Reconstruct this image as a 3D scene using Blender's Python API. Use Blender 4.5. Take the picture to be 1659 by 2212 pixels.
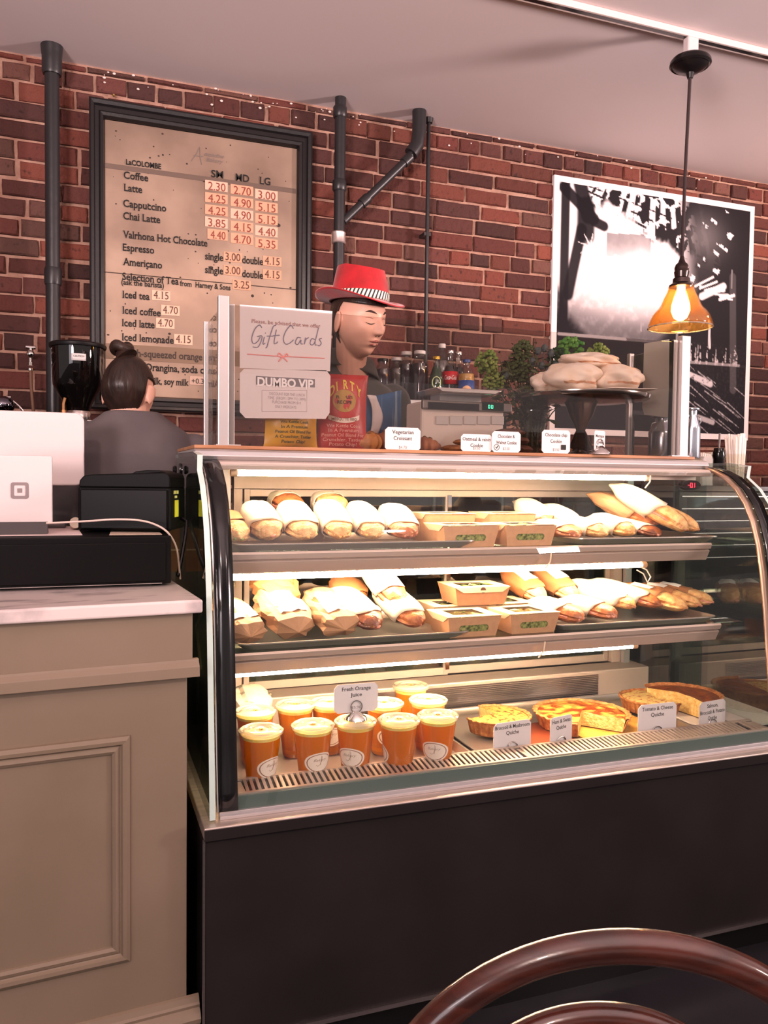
import bpy, math, random
from mathutils import Vector, Matrix, noise
PI = math.pi
for o in list(bpy.data.objects): bpy.data.objects.remove(o)
SC = bpy.context.scene
COL = SC.collection
R = math.radians
def lin(c):
    return tuple(((v/255)/12.92 if v/255 <= .04045 else ((v/255+.055)/1.055)**2.4) for v in c)
# ------------------------------------------------------------------ camera
F, YAW, PITCH, ROLL, H = 1764.3, R(20.24), R(-2.38), R(.657), 1.27
fw = Vector((math.sin(YAW)*math.cos(PITCH), math.cos(YAW)*math.cos(PITCH), math.sin(PITCH)))
r0 = Vector((math.cos(YAW), -math.sin(YAW), 0)); u0 = r0.cross(fw)
rt = r0*math.cos(ROLL)+u0*math.sin(ROLL); up = u0*math.cos(ROLL)-r0*math.sin(ROLL)
EYE = Vector((0, 0, H))
cam = bpy.data.cameras.new('camera'); cob = bpy.data.objects.new('camera', cam); COL.objects.link(cob)
cam.sensor_fit = 'HORIZONTAL'; cam.sensor_width = 36; cam.lens = 36*F/1659; cam.clip_start = .02
cob.matrix_world = Matrix(((rt.x, up.x, -fw.x, 0), (rt.y, up.y, -fw.y, 0), (rt.z, up.z, -fw.z, H), (0, 0, 0, 1)))
SC.camera = cob
def ray(x, y): return rt*((x-829.5)/F) - up*((y-1106)/F) + fw
def at(x, y, X=None, Y=None, Z=None):
    d = ray(x, y)
    t = (X/d.x) if X is not None else (Y/d.y) if Y is not None else (Z-H)/d.z
    return EYE + d*t
# ------------------------------------------------------------------ world, lights, exposure
w = bpy.data.worlds.new('room_ambience'); SC.world = w; w.use_nodes = True
w.node_tree.nodes['Background'].inputs[0].default_value = (*lin((222, 203, 200)), 1)
w.node_tree.nodes['Background'].inputs[1].default_value = .75
def area(name, loc, to, size, e, col=(255, 226, 214), sy=None):
    l = bpy.data.lights.new(name, 'AREA'); l.energy = e; l.color = lin(col)
    l.size = size
    if sy: l.shape = 'RECTANGLE'; l.size_y = sy
    o = bpy.data.objects.new(name, l); COL.objects.link(o); o.location = loc
    o.rotation_euler = (Vector(to)-Vector(loc)).to_track_quat('-Z', 'Y').to_euler(); return o
def spot(name, loc, to, e, ang, col=(255, 214, 196), blend=.8, rad=.05):
    l = bpy.data.lights.new(name, 'SPOT'); l.energy = e; l.color = lin(col); l.spot_size = R(ang); l.spot_blend = blend
    l.shadow_soft_size = rad
    o = bpy.data.objects.new(name, l); COL.objects.link(o); o.location = loc
    o.rotation_euler = (Vector(to)-Vector(loc)).to_track_quat('-Z', 'Y').to_euler(); return o
area('room_lamp', (-.9, -1.4, 2.6), (.3, 1.6, 1.2), .16, 40)
area('room_lamp', (3.2, -1.2, 2.6), (2.4, .8, 0),   .3, 26)
area('left_area_light', (-2.6, -1.5, 1.6), (0, 2.5, 2.4), 1.4, 30, (235, 225, 232))  # large soft unseen light from the left, behind the camera
area('ceiling_fill', (1.0, -1.0, 1.95), (1.0, -1.0, 3), 2.6, 110, (255, 232, 230))  # added fill that brightens the ceiling, stands for no fixture
spot('ceiling_fill_spot', (-1.6, -.9, 1.7), (.2, 1.2, 2.79), 640, 84, (255, 228, 226), 1, .35)  # added spot washing the ceiling from the left, no fixture behind it
spot('ceiling_fill_spot', (6.0, -.7, 1.7), (2.4, 1.4, 2.79), 1500, 66, (255, 228, 226), 1, .35)  # second added ceiling brightener, from far right
spot('case_top_fill', (1.5, .1, 2.5), (1.1, 2.3, 1.6), 84, 46, (255, 226, 212), .9, .06)  # added fill for the hat wearer, notices and case top
spot('wall_spot', (3.5, 2.3, 2.55), (3.35, 3.3, 2.0), 36, 190)  # unseen spots without fixtures, brightening wall, picture and menu
spot('wall_spot', (1.75, 2.3, 2.45), (1.9, 3.3, 1.7), 12, 95)
spot('wall_spot', (.45, 2.45, 2.2), (.5, 3.3, 1.45), 6, 80)
SC.view_settings.view_transform = 'Standard'; SC.view_settings.look = 'None'
SC.view_settings.exposure = 0.06; SC.view_settings.gamma = 1; SC.view_settings.use_curve_mapping = False
SC.cycles.transparent_max_bounces = 40; SC.cycles.max_bounces = 8; SC.cycles.caustics_reflective = False
SC.cycles.caustics_refractive = False; SC.cycles.sample_clamp_indirect = 6
# ------------------------------------------------------------------ materials
MATS = {}
def nt(name):
    m = bpy.data.materials.new(name); m.use_nodes = True; t = m.node_tree
    return m, t, t.nodes, t.links
def mat(name, c, r=.6, m=0, c2=None, ns=20, fac=1., thr=(.35, .65), bump=0, bs=80, emit=0, spec=.5, coat=0, attr=None, trans=0, sss=0, alpha=1, ior=1.45, stretch=None, sheen=0):
    if name in MATS: return MATS[name]
    M, t, N, L = nt(name); b = N['Principled BSDF']
    b.inputs['Base Color'].default_value = (*lin(c), 1); b.inputs['Roughness'].default_value = r
    b.inputs['Metallic'].default_value = m; b.inputs['Specular IOR Level'].default_value = spec
    b.inputs['Coat Weight'].default_value = coat; b.inputs['Transmission Weight'].default_value = trans; b.inputs['IOR'].default_value = ior
    b.inputs['Sheen Weight'].default_value = sheen
    if sss: b.inputs['Subsurface Weight'].default_value = sss; b.inputs['Subsurface Radius'].default_value = (.02, .01, .005); b.inputs['Subsurface Scale'].default_value = 1
    b.inputs['Alpha'].default_value = alpha
    if emit:
        b.inputs['Emission Color'].default_value = (*lin(c), 1); b.inputs['Emission Strength'].default_value = emit
    tc = N.new('ShaderNodeTexCoord'); vec = tc.outputs['Object']
    if stretch:
        mp = N.new('ShaderNodeMapping'); mp.inputs['Scale'].default_value = stretch; L.new(vec, mp.inputs[0]); vec = mp.outputs[0]
    src = None
    if attr:
        a = N.new('ShaderNodeAttribute'); a.attribute_name = attr; src = a.outputs['Color']
    if c2:
        n = N.new('ShaderNodeTexNoise'); n.inputs['Scale'].default_value = ns; n.inputs['Detail'].default_value = 6; L.new(vec, n.inputs[0])
        mr = N.new('ShaderNodeMapRange'); mr.inputs[1].default_value = thr[0]; mr.inputs[2].default_value = thr[1]; mr.inputs[4].default_value = fac; L.new(n.outputs['Fac'], mr.inputs[0])
        mx = N.new('ShaderNodeMix'); mx.data_type = 'RGBA'; L.new(mr.outputs[0], mx.inputs[0])
        mx.inputs[6].default_value = (*lin(c), 1); mx.inputs[7].default_value = (*lin(c2), 1)
        if src: L.new(src, mx.inputs[6])
        src = mx.outputs[2]
    if src: L.new(src, b.inputs['Base Color'])
    if bump:
        n2 = N.new('ShaderNodeTexNoise'); n2.inputs['Scale'].default_value = bs; n2.inputs['Detail'].default_value = 5; L.new(vec, n2.inputs[0])
        bp = N.new('ShaderNodeBump'); bp.inputs['Strength'].default_value = bump; bp.inputs['Distance'].default_value = .01
        L.new(n2.outputs['Fac'], bp.inputs['Height']); L.new(bp.outputs[0], b.inputs['Normal'])
    MATS[name] = M; return M
def glassy(name, tint=(245, 250, 248), refl=.05, rough=.0, body=0., bodycol=(200, 200, 200)):
    if name in MATS: return MATS[name]
    M, t, N, L = nt(name); N.remove(N['Principled BSDF']); out = N['Material Output']
    tr = N.new('ShaderNodeBsdfTransparent'); tr.inputs[0].default_value = (*lin(tint), 1)
    gl = N.new('ShaderNodeBsdfGlossy'); gl.inputs['Roughness'].default_value = rough
    lw = N.new('ShaderNodeLayerWeight'); lw.inputs['Blend'].default_value = .5
    pw = N.new('ShaderNodeMath'); pw.operation = 'POWER'; pw.inputs[1].default_value = 5; L.new(lw.outputs['Facing'], pw.inputs[0])
    ma = N.new('ShaderNodeMath'); ma.operation = 'MULTIPLY_ADD'; ma.inputs[1].default_value = .9; ma.inputs[2].default_value = refl; L.new(pw.outputs[0], ma.inputs[0])
    mn = N.new('ShaderNodeMath'); mn.operation = 'MINIMUM'; mn.inputs[1].default_value = 1; L.new(ma.outputs[0], mn.inputs[0])
    base = tr.outputs[0]
    if body:
        df = N.new('ShaderNodeBsdfDiffuse'); df.inputs[0].default_value = (*lin(bodycol), 1)
        m0 = N.new('ShaderNodeMixShader'); m0.inputs[0].default_value = body; L.new(tr.outputs[0], m0.inputs[1]); L.new(df.outputs[0], m0.inputs[2]); base = m0.outputs[0]
    mx = N.new('ShaderNodeMixShader'); L.new(mn.outputs[0], mx.inputs[0]); L.new(base, mx.inputs[1]); L.new(gl.outputs[0], mx.inputs[2])
    L.new(mx.outputs[0], out.inputs[0]); MATS[name] = M; return M
def thin(name, c, tr=.4, r=.5, c2=None, ns=30, bump=0):
    """diffuse + translucent sheet: paper, leaves, juice"""
    if name in MATS: return MATS[name]
    m = mat(name, c, r, c2=c2, ns=ns, bump=bump, bs=40); t = m.node_tree; N, L = t.nodes, t.links
    b = N['Principled BSDF']; tl = N.new('ShaderNodeBsdfTranslucent'); tl.inputs[0].default_value = (*lin(c), 1)
    mx = N.new('ShaderNodeMixShader'); mx.inputs[0].default_value = tr
    L.new(b.outputs[0], mx.inputs[1]); L.new(tl.outputs[0], mx.inputs[2]); L.new(mx.outputs[0], N['Material Output'].inputs[0]); return m
black = mat('black_plastic', (20, 18, 19), .45, bump=.02, spec=.25)
blackg = mat('black_gloss', (18, 17, 18), .15)
steel = mat('brushed_steel', (205, 196, 192), .28, 1, c2=(170, 160, 156), ns=8, fac=.4, stretch=(1, 14, 14))
alu = mat('aluminium', (196, 192, 192), .42, .75)
alud = mat('aluminium_warm', (200, 178, 158), .4, .6)
whitep = mat('white_plastic', (214, 200, 199), .4)
card = mat('card_stock', (214, 204, 202), .8)
ink = mat('black_ink', (20, 16, 14), .7)
greyink = mat('grey_ink', (120, 110, 108), .7)
chrome = mat('chrome', (230, 225, 222), .1, 1)
kraft = mat('kraft_board', (186, 138, 98), .75, c2=(168, 120, 84), ns=60, fac=.5)
glass = glassy('clear_glass', (240, 246, 243), .055)
# ------------------------------------------------------------------ mesh builder
class B:
    def __init__(s): s.v = []; s.f = []; s.c = []; s.smooth = []; s.mi = []; s.m = 0
    def add(s, vs, fs, col=None, sm=False, M=None):
        k = len(s.v)
        if M is not None: vs = [M @ Vector(v) for v in vs]
        s.v += [tuple(v) for v in vs]; s.f += [tuple(i+k for i in f) for f in fs]
        s.c += [col or (1, 1, 1)]*len(vs); s.smooth += [sm]*len(fs); s.mi += [s.m]*len(fs); return s
    def box(s, x0, x1, y0, y1, z0, z1, M=None, col=None):
        v = [(x, y, z) for x in (x0, x1) for y in (y0, y1) for z in (z0, z1)]
        return s.add(v, [(0, 1, 3, 2), (4, 6, 7, 5), (0, 4, 5, 1), (2, 3, 7, 6), (0, 2, 6, 4), (1, 5, 7, 3)], col, False, M)
    def lathe(s, prof, n=24, M=None, cap0=True, cap1=True, sx=1, sy=1, col=None):
        vs = [(r*math.cos(2*PI*i/n)*sx, r*math.sin(2*PI*i/n)*sy, z) for r, z in prof for i in range(n)]; fs = []
        for j in range(len(prof)-1):
            for i in range(n): fs.append((j*n+i, j*n+(i+1) % n, (j+1)*n+(i+1) % n, (j+1)*n+i))
        if cap0: fs.append(tuple(range(n))[::-1])
        if cap1: fs.append(tuple((len(prof)-1)*n+i for i in range(n)))
        return s.add(vs, fs, col, True, M)
    def tube(s, pts, r, n=8, closed=False, cap=True, col=None, M=None, flat=1):
        pts = [Vector(p) for p in pts]; m = len(pts); rr = r if isinstance(r, (list, tuple)) else [r]*m; vs = []; prev = None
        for i, p in enumerate(pts):
            a = pts[(i-1) % m] if (closed or i > 0) else p; b = pts[(i+1) % m] if (closed or i < m-1) else p
            t = (b-a).normalized()
            if prev is None:
                h = Vector((0, 0, 1)) if abs(t.z) < .9 else Vector((1, 0, 0)); nn = (h-t*h.dot(t)).normalized()
            else: nn = (prev-t*prev.dot(t)).normalized()
            prev = nn; bb = t.cross(nn)
            for k in range(n):
                a_ = 2*PI*k/n; vs.append(p+(nn*math.cos(a_)*flat+bb*math.sin(a_))*rr[i])
        fs = []
        for i in range(m if closed else m-1):
            for k in range(n): fs.append((i*n+k, i*n+(k+1) % n, ((i+1) % m)*n+(k+1) % n, ((i+1) % m)*n+k))
        if cap and not closed: fs += [tuple(range(n))[::-1], tuple((m-1)*n+k for k in range(n))]
        return s.add(vs, fs, col, True, M)
    def prism(s, poly, axis, a, b, M=None, col=None):
        """poly: 2D list, extruded along axis from a to b"""
        f = {'X': lambda p, t: (t, p[0], p[1]), 'Y': lambda p, t: (p[0], t, p[1]), 'Z': lambda p, t: (p[0], p[1], t)}[axis]
        n = len(poly); vs = [f(p, a) for p in poly]+[f(p, b) for p in poly]
        fs = [tuple(range(n)), tuple(range(2*n-1, n-1, -1))]+[(i, i+n, (i+1) % n+n, (i+1) % n) for i in range(n)]
        return s.add(vs, fs, col, False, M)
    def grid(s, fn, nu, nv, wrap=False, sm=True, M=None, colfn=None):
        vs = [fn(i/(nu if wrap else nu-1), j/(nv-1)) for j in range(nv) for i in range(nu)]
        fs = [(j*nu+i, j*nu+(i+1) % nu, (j+1)*nu+(i+1) % nu, (j+1)*nu+i) for j in range(nv-1) for i in range(nu if wrap else nu-1)]
        k = len(s.v); s.add(vs, fs, None, sm, M)
        if colfn: s.c[k:] = [colfn(i/(nu if wrap else nu-1), j/(nv-1)) for j in range(nv) for i in range(nu)]
        return s
    def sphere(s, c, r, nu=16, nv=10, M=None, jit=0, seed=0, col=None):
        r = r if isinstance(r, (tuple, list)) else (r, r, r)
        def f(u, v):
            d = Vector((math.sin(PI*v)*math.cos(2*PI*u), math.sin(PI*v)*math.sin(2*PI*u), math.cos(PI*v)))
            k = 1+jit*noise.noise(d*2.2+Vector((seed, seed*1.7, 0)))
            return (c[0]+d.x*r[0]*k, c[1]+d.y*r[1]*k, c[2]+d.z*r[2]*k)
        k = len(s.v); s.grid(f, nu, nv, True, M=M)
        if col: s.c[k:] = [col]*(len(s.v)-k)
        return s
    def build(s, name, m, parent=None, bevel=0, solid=0, sub=0, cols=False, remesh=0, sharp=40, seg=2):
        me = bpy.data.meshes.new(name); me.from_pydata(s.v, [], s.f)
        ms = m if isinstance(m, (list, tuple)) else [m]
        for q in ms: me.materials.append(q)
        me.polygons.foreach_set('use_smooth', s.smooth); me.polygons.foreach_set('material_index', s.mi)
        if cols:
            ca = me.color_attributes.new('Col', 'FLOAT_COLOR', 'POINT')
            ca.data.foreach_set('color', [x for c in s.c for x in (*c, 1)])
        me.update()
        if any(s.smooth) and not remesh: me.set_sharp_from_angle(angle=R(sharp))
        o = bpy.data.objects.new(name, me); COL.objects.link(o)
        if parent: o.parent = parent
        if remesh:
            q = o.modifiers.new('r', 'REMESH'); q.mode = 'VOXEL'; q.voxel_size = remesh; q.use_smooth_shade = True
            q = o.modifiers.new('s', 'SMOOTH'); q.iterations = 1 if remesh < .0035 else 3; q.factor = .5
        if bevel:
            q = o.modifiers.new('b', 'BEVEL'); q.width = bevel; q.segments = seg; q.limit_method = 'ANGLE'; q.angle_limit = R(35)
        if solid: q = o.modifiers.new('t', 'SOLIDIFY'); q.thickness = solid; q.offset = 0
        if sub: q = o.modifiers.new('u', 'SUBSURF'); q.levels = sub; q.render_levels = sub
        return o
def tag(o, label=None, cat=None, group=None, kind=None):
    if label: o['label'] = label
    if cat: o['category'] = cat
    if group: o['group'] = group
    if kind: o['kind'] = kind
    return o
def thing(name, label, cat, loc=(0, 0, 0), rz=0, group=None, rot=None):
    o = bpy.data.objects.new(name, None); COL.objects.link(o); o.location = loc; o.empty_display_size = .05
    o.rotation_euler = rot if rot else (0, 0, rz)
    return tag(o, label, cat, group)
def copy_tree(o, loc, rz=None, label=None, group=None, scale=None):
    def rec(a, par):
        c = a.copy(); COL.objects.link(c)
        if par: c.parent = par
        for ch in kids.get(a.name, []): rec(ch, c)
        return c
    kids = {}
    def collect(a):
        kids[a.name] = list(a.children)
        for ch in a.children: collect(ch)
    collect(o); c = rec(o, None); c.location = loc
    if rz is not None: c.rotation_euler.z = rz
    if scale: c.scale = (scale,)*3
    if label: c['label'] = label
    if group: c['group'] = group
    return c
rnd = random.Random(7)
# ------------------------------------------------------------------ lettering (serifed by rule)
def glyphs(txt, bold=0, serif=True, shear=0, font_space=1):
    cu = bpy.data.curves.new('t', 'FONT'); cu.body = txt; cu.size = 1; cu.offset = bold; cu.resolution_u = 3; cu.shear = shear; cu.space_character = font_space
    o = bpy.data.objects.new('t', cu); COL.objects.link(o)
    dg = bpy.context.evaluated_depsgraph_get(); me = bpy.data.meshes.new_from_object(o.evaluated_get(dg))
    vs = [tuple(v.co) for v in me.vertices]; fs = [tuple(p.vertices) for p in me.polygons]
    if serif:
        cnt = {}
        for f in fs:
            for i in range(len(f)): e = tuple(sorted((f[i], f[(i+1) % len(f)]))); cnt[e] = cnt.get(e, 0)+1
        add = []
        for (a, b), n in cnt.items():
            if n > 1: continue
            p, q = vs[a], vs[b]; L = abs(p[0]-q[0])
            if abs(p[1]-q[1]) < .012 and .04 < L < .17:
                y = (p[1]+q[1])/2
                for lev, sg in ((0, 1), (.449, -1), (.682, -1), (-.23, 1)):
                    if abs(y-lev) < .035:
                        x0, x1 = min(p[0], q[0])-.055, max(p[0], q[0])+.055
                        add.append((x0, x1, y, y+sg*.034)); break
        for x0, x1, y0, y1 in add:
            k = len(vs); vs += [(x0, y0, .001), (x1, y0, .001), (x1, y1, .001), (x0, y1, .001)]; fs.append((k, k+1, k+2, k+3))
    bpy.data.objects.remove(o); bpy.data.curves.remove(cu); bpy.data.meshes.remove(me)
    return vs, fs
def words_on(txt, parent, m, O, ux, uz, wid, hgt, bold=.008, serif=True, center=False, shear=0, name='lettering', lift=.0012):
    """letters on a plane: origin O, unit vectors ux (reading) and uz (up), wid = full width, hgt = cap height"""
    vs, fs = glyphs(txt, bold, serif, shear); x0 = min(v[0] for v in vs); x1 = max(v[0] for v in vs)
    sx = wid/(x1-x0) if wid else hgt/.69; sz = hgt/.69; ux, uz, O = Vector(ux), Vector(uz), Vector(O); n = ux.cross(uz)
    if center: O = O-ux*(x1-x0)*sx/2
    b = B(); b.add([O+ux*((v[0]-x0)*sx)+uz*(v[1]*sz)+n*(lift+abs(v[2])*.0001) for v in vs], fs)
    o = b.build(name, m, None)
    if parent:
        o.parent = parent; o.matrix_parent_inverse = Matrix.LocRotScale(parent.location, parent.rotation_euler, None).inverted()
    return o
def words_px(txt, parent, m, x0, x1, y, ypl, hpx=None, **k):
    a = at(x0, y, Y=ypl); b = at(x1, y, Y=ypl); dep = (a-EYE).dot(fw); h = (hpx or 17)*dep/F
    return words_on(txt, parent, m, a, (1, 0, 0), (0, 0, 1), (b-a).x, h, **k)
def keep(o, parent):
    """parent in world space"""
    o.parent = parent; o.matrix_parent_inverse = Matrix.LocRotScale(parent.location, parent.rotation_euler, None).inverted(); return o
def wb(b, name, m, T, **k): return keep(b.build(name, m, None, **k), T)
X_, Z_ = (1, 0, 0), (0, 0, 1)
WY, CZ = 3.3, 2.79
# ================================================================== setting
b = B(); b.box(-7, 9.0, -8.0, 3.6, -.1, 0)
tag(b.build('floor', mat('floor_dark', (46, 44, 48), .35, c2=(34, 33, 37), ns=3)), kind='structure')
b = B(); b.box(-7, 9.0, -8.0, 3.6, CZ, CZ+.1)
tag(b.build('ceiling', mat('ceiling_paint', (222, 208, 207), .8, bump=.05, bs=8)), kind='structure')
mortar = mat('mortar', (182, 144, 126), .95, c2=(150, 110, 94), ns=14, bump=.8, bs=60)
b = B(); b.box(-7, 9.0, WY, WY+.25, 0, CZ)
wall = tag(b.build('wall_back', mortar), kind='structure')
brickm = mat('brick_clay', (255, 255, 255), .85, attr='Col', c2=(46, 26, 24), ns=42, thr=(.60, .72), fac=.8, bump=.9, bs=45)
def brick_geo(b, x0, x1, z0, z1, g):
    d = WY-.002; q = .006
    j = lambda a: g.uniform(-a, a)
    prd = .012+g.uniform(-.003, .005); base = g.choice([(104, 52, 44), (118, 60, 48), (92, 46, 40), (84, 48, 44), (126, 66, 52), (98, 54, 48), (112, 72, 62), (78, 42, 38)])
    k = g.uniform(.70, 1.0); col = lin(tuple(min(255, c*k) for c in base))
    xs = [x0+j(.004), x1+j(.004)]; zs = [z0+j(.003), z1+j(.003)]
    o = [(xs[0], d, zs[0]), (xs[1], d, z0+j(.003)), (xs[1], d, zs[1]), (xs[0], d, z1+j(.003))]
    xm = (x0+x1)/2
    def ring(dep, ins):
        r_ = []
        for (sx, sz) in ((1, 1), (0, 1), (-1, 1), (-1, 0), (-1, -1), (0, -1), (1, -1), (1, 0)):
            x = xs[0] if sx == 1 else xs[1] if sx == -1 else xm; z = zs[0] if sz == 1 else zs[1] if sz == -1 else (zs[0]+zs[1])/2
            r_.append((x+ins*sx+j(.0018), WY-dep+j(.001), z+ins*sz+j(.0018)))
        return r_
    a0, a1, a2 = ring(-.002, 0), ring(prd-.004, .0005), ring(prd, .0055)
    fs = []
    for k_ in (0, 8):
        for i in range(8): fs.append((k_+i, k_+(i+1) % 8, k_+8+(i+1) % 8, k_+8+i)[::-1])
    fs.append(tuple(range(16, 24))[::-1]); fs = [f[::-1] for f in fs]
    b.add(a0+a1+a2, fs, col)
def proj(p):
    q = Vector(p)-EYE; z = q.dot(fw); return (829.5+F*q.dot(rt)/z, 1106-F*q.dot(up)/z) if z > .1 else (-999, -999)
g = random.Random(3); cells = []
zt = CZ-.004; k = 0
while zt > .9:
    h = .028 if k == 0 else .0695; z1 = zt-.005; z0 = zt-h+.006; zt -= h
    header = (k % 7 == 1); L = .107 if header else .211
    x = -.9-g.uniform(0, L)
    while x < 4.4:
        LL = L*g.uniform(.94, 1.05)
        if not header and g.random() < .1: LL = .107
        cells.append((x+.006, x+LL-.006, z0+g.uniform(-.001, .001), z1, header)); x += LL
    k += 1
def hidden(x0, x1, z0, z1):
    for a0, a1, c0, c1 in ((.03, .86, 1.52, 2.63), (2.02, 3.17, 1.5, 2.65)):
        if x0 > a0-.01 and x1 < a1+.01 and z0 > c0-.01 and z1 < c1+.01: return True
    return False
vis = []
rest = B()
for c in cells:
    p = proj(((c[0]+c[1])/2, WY, (c[2]+c[3])/2)); a = proj((c[0], WY, c[2])); d_ = proj((c[1], WY, c[3]))
    if -40 < p[0] < 1690 and -20 < p[1] < 1010 and not hidden(*c[:4]) and not (430 < p[0] < 1480 and p[1] > 900): vis.append((abs(a[0]-d_[0])*abs(a[1]-d_[1]), c))
    else: brick_geo(rest, *c[:4], g)
vis.sort(key=lambda t: -t[0])
for i, (s_, c) in enumerate(vis):
    if i < 298:
        b = B(); brick_geo(b, *c[:4], g); b.build('brick', brickm, wall, cols=True)
    else: brick_geo(rest, *c[:4], g)
tag(rest.build('brickwork', brickm, wall, cols=True), kind='stuff')
# white paint spatters along the top of the wall
b = B()
for i in range(60):
    x = g.uniform(.0, 1.1) if i < 40 else g.uniform(1.1, 3); z = CZ-abs(g.gauss(0, .035))-.01
    r_ = g.uniform(.002, .007); b.sphere((x, WY-.016, z), (r_, .003, r_*.7), 8, 6)
tag(b.build('paint_spatter', mat('spatter_white', (226, 208, 200), .7), wall), kind='stuff')
# ================================================================== pipes
pipe = mat('pipe_black', (40, 38, 40), .35, bump=.1, bs=30)
def pipe_px(name, label, cat, segs, r, extras=()):
    p0 = segs[0]; T = thing(name, label, cat, (p0[0], p0[1], p0[2]))
    b = B(); b.tube(segs, r, 16); wb(b, 'pipe_run', pipe, T); return T
def pp(x, y, Y=3.2): return at(x, y, Y=Y)
t = at(112, 121, Y=3.2); T = pipe_px('iron_pipe', 'thick black vertical pipe at the left, beside the menu frame', 'pipe', [(t.x, 3.2, CZ+.005), (t.x-.001, 3.2, .9)], .025)
b = B(); b.lathe([(.031, -.06), (.034, -.05), (.034, 0), (.036, .02), (.038, .043)], 18, Matrix.Translation((t.x, 3.2, CZ-.04))); wb(b, 'collar', pipe, T)
b = B(); b.lathe([(.028, 0), (.03, .01), (.03, .05), (.028, .06)], 18, Matrix.Translation((t.x, 3.2, 1.95))); wb(b, 'coupling', pipe, T)
t = at(735, 300, Y=3.2); T = pipe_px('iron_pipe', 'black drain pipe with angled branch behind the red hat', 'pipe', [(t.x, 3.2, CZ+.005), (t.x-.004, 3.2, .9)], .0225)
br0, br1 = at(742, 478, Y=3.2), at(880, 345, Y=3.2); tp = at(903, 300, Y=3.2)
b = B(); b.tube([(br0.x, 3.2, br0.z), (br1.x-.02, 3.19, br1.z-.02), (br1.x+.03, 3.19, br1.z+.045), (tp.x-.004, 3.19, tp.z-.01)], .0165, 14); wb(b, 'branch_pipe', pipe, T)
b = B(); b.tube([(tp.x-.035, 3.19, tp.z-.07), (tp.x-.008, 3.19, tp.z-.03), (tp.x, 3.19, tp.z+.02), (tp.x, 3.19, CZ+.003)], .029, 16); wb(b, 'elbow', pipe, T)
d_ = (Vector((br1.x, 3.19, br1.z))-Vector((br0.x, 3.2, br0.z)))
for f_ in (.27, .93):
    q0 = Vector((br0.x, 3.2, br0.z))+d_*f_; b = B(); b.tube([q0, q0+d_.normalized()*.04], .021, 16); wb(b, 'coupling', pipe, T)
for zz, px_ in ((2.42, 0), (2.71, 0)):
    b = B(); b.lathe([(.024, 0), (.028, .006), (.028, .04), (.024, .046)], 18, Matrix.Translation((t.x-.002, 3.2, zz))); wb(b, 'coupling', pipe, T)
zc = at(734, 527, Y=3.2).z
b = B(); b.lathe([(.026, 0), (.029, .004), (.0275, .012), (.0275, .034), (.029, .042), (.026, .047)], 20, Matrix.Translation((t.x-.003, 3.2, zc))); tag(wb(b, 'band_clamp', mat('clamp_steel', (225, 210, 205), .3, .8), T), 'shiny steel band clamp')
t = at(930, 270, Y=3.22); T = pipe_px('conduit_pipe', 'slim dark conduit pipe to the right of the branched drain pipe', 'pipe', [(t.x, 3.24, CZ+.003), (t.x, 3.24, .9)], .0085)
b = B(); b.lathe([(.016, 0), (.02, .02)], 14, Matrix.Translation((t.x, 3.24, CZ-.02))); wb(b, 'collar', pipe, T)
for zz in (2.3, 1.8):
    b = B(); b.box(t.x-.016, t.x+.016, 3.235, 3.296, zz, zz+.014); wb(b, 'pipe_clip', pipe, T)
# wall tap and hose, left
t = at(66, 752, Y=3.2); T = thing('wall_tap', 'small chrome tap with brown hose on the brick wall at far left', 'tap', (t.x, 3.2, t.z-.05))
b = B(); b.tube([(t.x-.016, 3.21, t.z+.004), (t.x+.016, 3.21, t.z+.004)], .007, 10); wb(b, 'tap_handle', chrome, T)
b = B(); b.tube([(t.x, 3.3, t.z-.02), (t.x, 3.2, t.z-.02)], .008, 10); b.sphere((t.x, 3.19, t.z-.022), .014, 14, 10); b.tube([(t.x, 3.2, t.z), (t.x, 3.2, t.z-.06)], .006, 10)
b.lathe([(.01, 0), (.01, .012)], 6, Matrix.Translation((t.x, 3.2, t.z-.062))); b.lathe([(.009, 0), (.009, .008)], 12, Matrix.Translation((t.x, 3.2, t.z-.08))); wb(b, 'valve', chrome, T)
b = B(); b.tube([(t.x, 3.2, t.z-.075), (t.x+.001, 3.2, t.z-.13), (t.x+.008, 3.2, t.z-.22), (t.x+.014, 3.2, t.z-.4), (t.x+.0, 3.17, 1.0)], .006, 10); wb(b, 'hose', mat('hose_brown', (118, 84, 66), .6), T)
# ================================================================== light track and pendant
ty, = (2.30,)
T = thing('light_track', 'long white ceiling track with a dark slot above the pendant lamp', 'light track', (2.0, ty, CZ))
b = B(); b.box(-.2, 4.6, ty-.012, ty+.022, CZ-.022, CZ-.0005); wb(b, 'rail', mat('track_white', (226, 208, 200), .5), T, bevel=.002)
b = B(); b.box(-.2, 4.6, ty+.0225, ty+.0235, CZ-.020, CZ-.004); b.box(-.2, 4.6, ty-.004, ty+.012, CZ-.0225, CZ-.021); wb(b, 'slot', blackg, T)
pc = at(1492, 112, Y=ty)
px0 = pc.x; pz = pc.z
T = thing('pendant_lamp', 'pendant lamp with amber bell glass shade hanging before the photograph', 'lamp', (px0, ty, CZ-.02))
b = B(); b.box(px0-.022, px0+.022, ty-.014, ty+.014, CZ-.075, CZ-.022); wb(b, 'track_adapter', whitep, T, bevel=.004)
b = B(); b.lathe([(.012, 0), (.02, -.006), (.045, -.012), (.06, -.02), (.066, -.028), (.068, -.04), (.062, -.046), (.058, -.044), (.05, -.052), (.03, -.064), (.014, -.068), (.009, -.085)][::-1], 36, Matrix.Translation((px0, ty, CZ-.07))); wb(b, 'canopy', mat('dark_bronze', (34, 30, 31), .3, .5), T)
zs = at(1473, 560, Y=ty).z; xs_ = at(1473, 560, Y=ty).x
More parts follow.
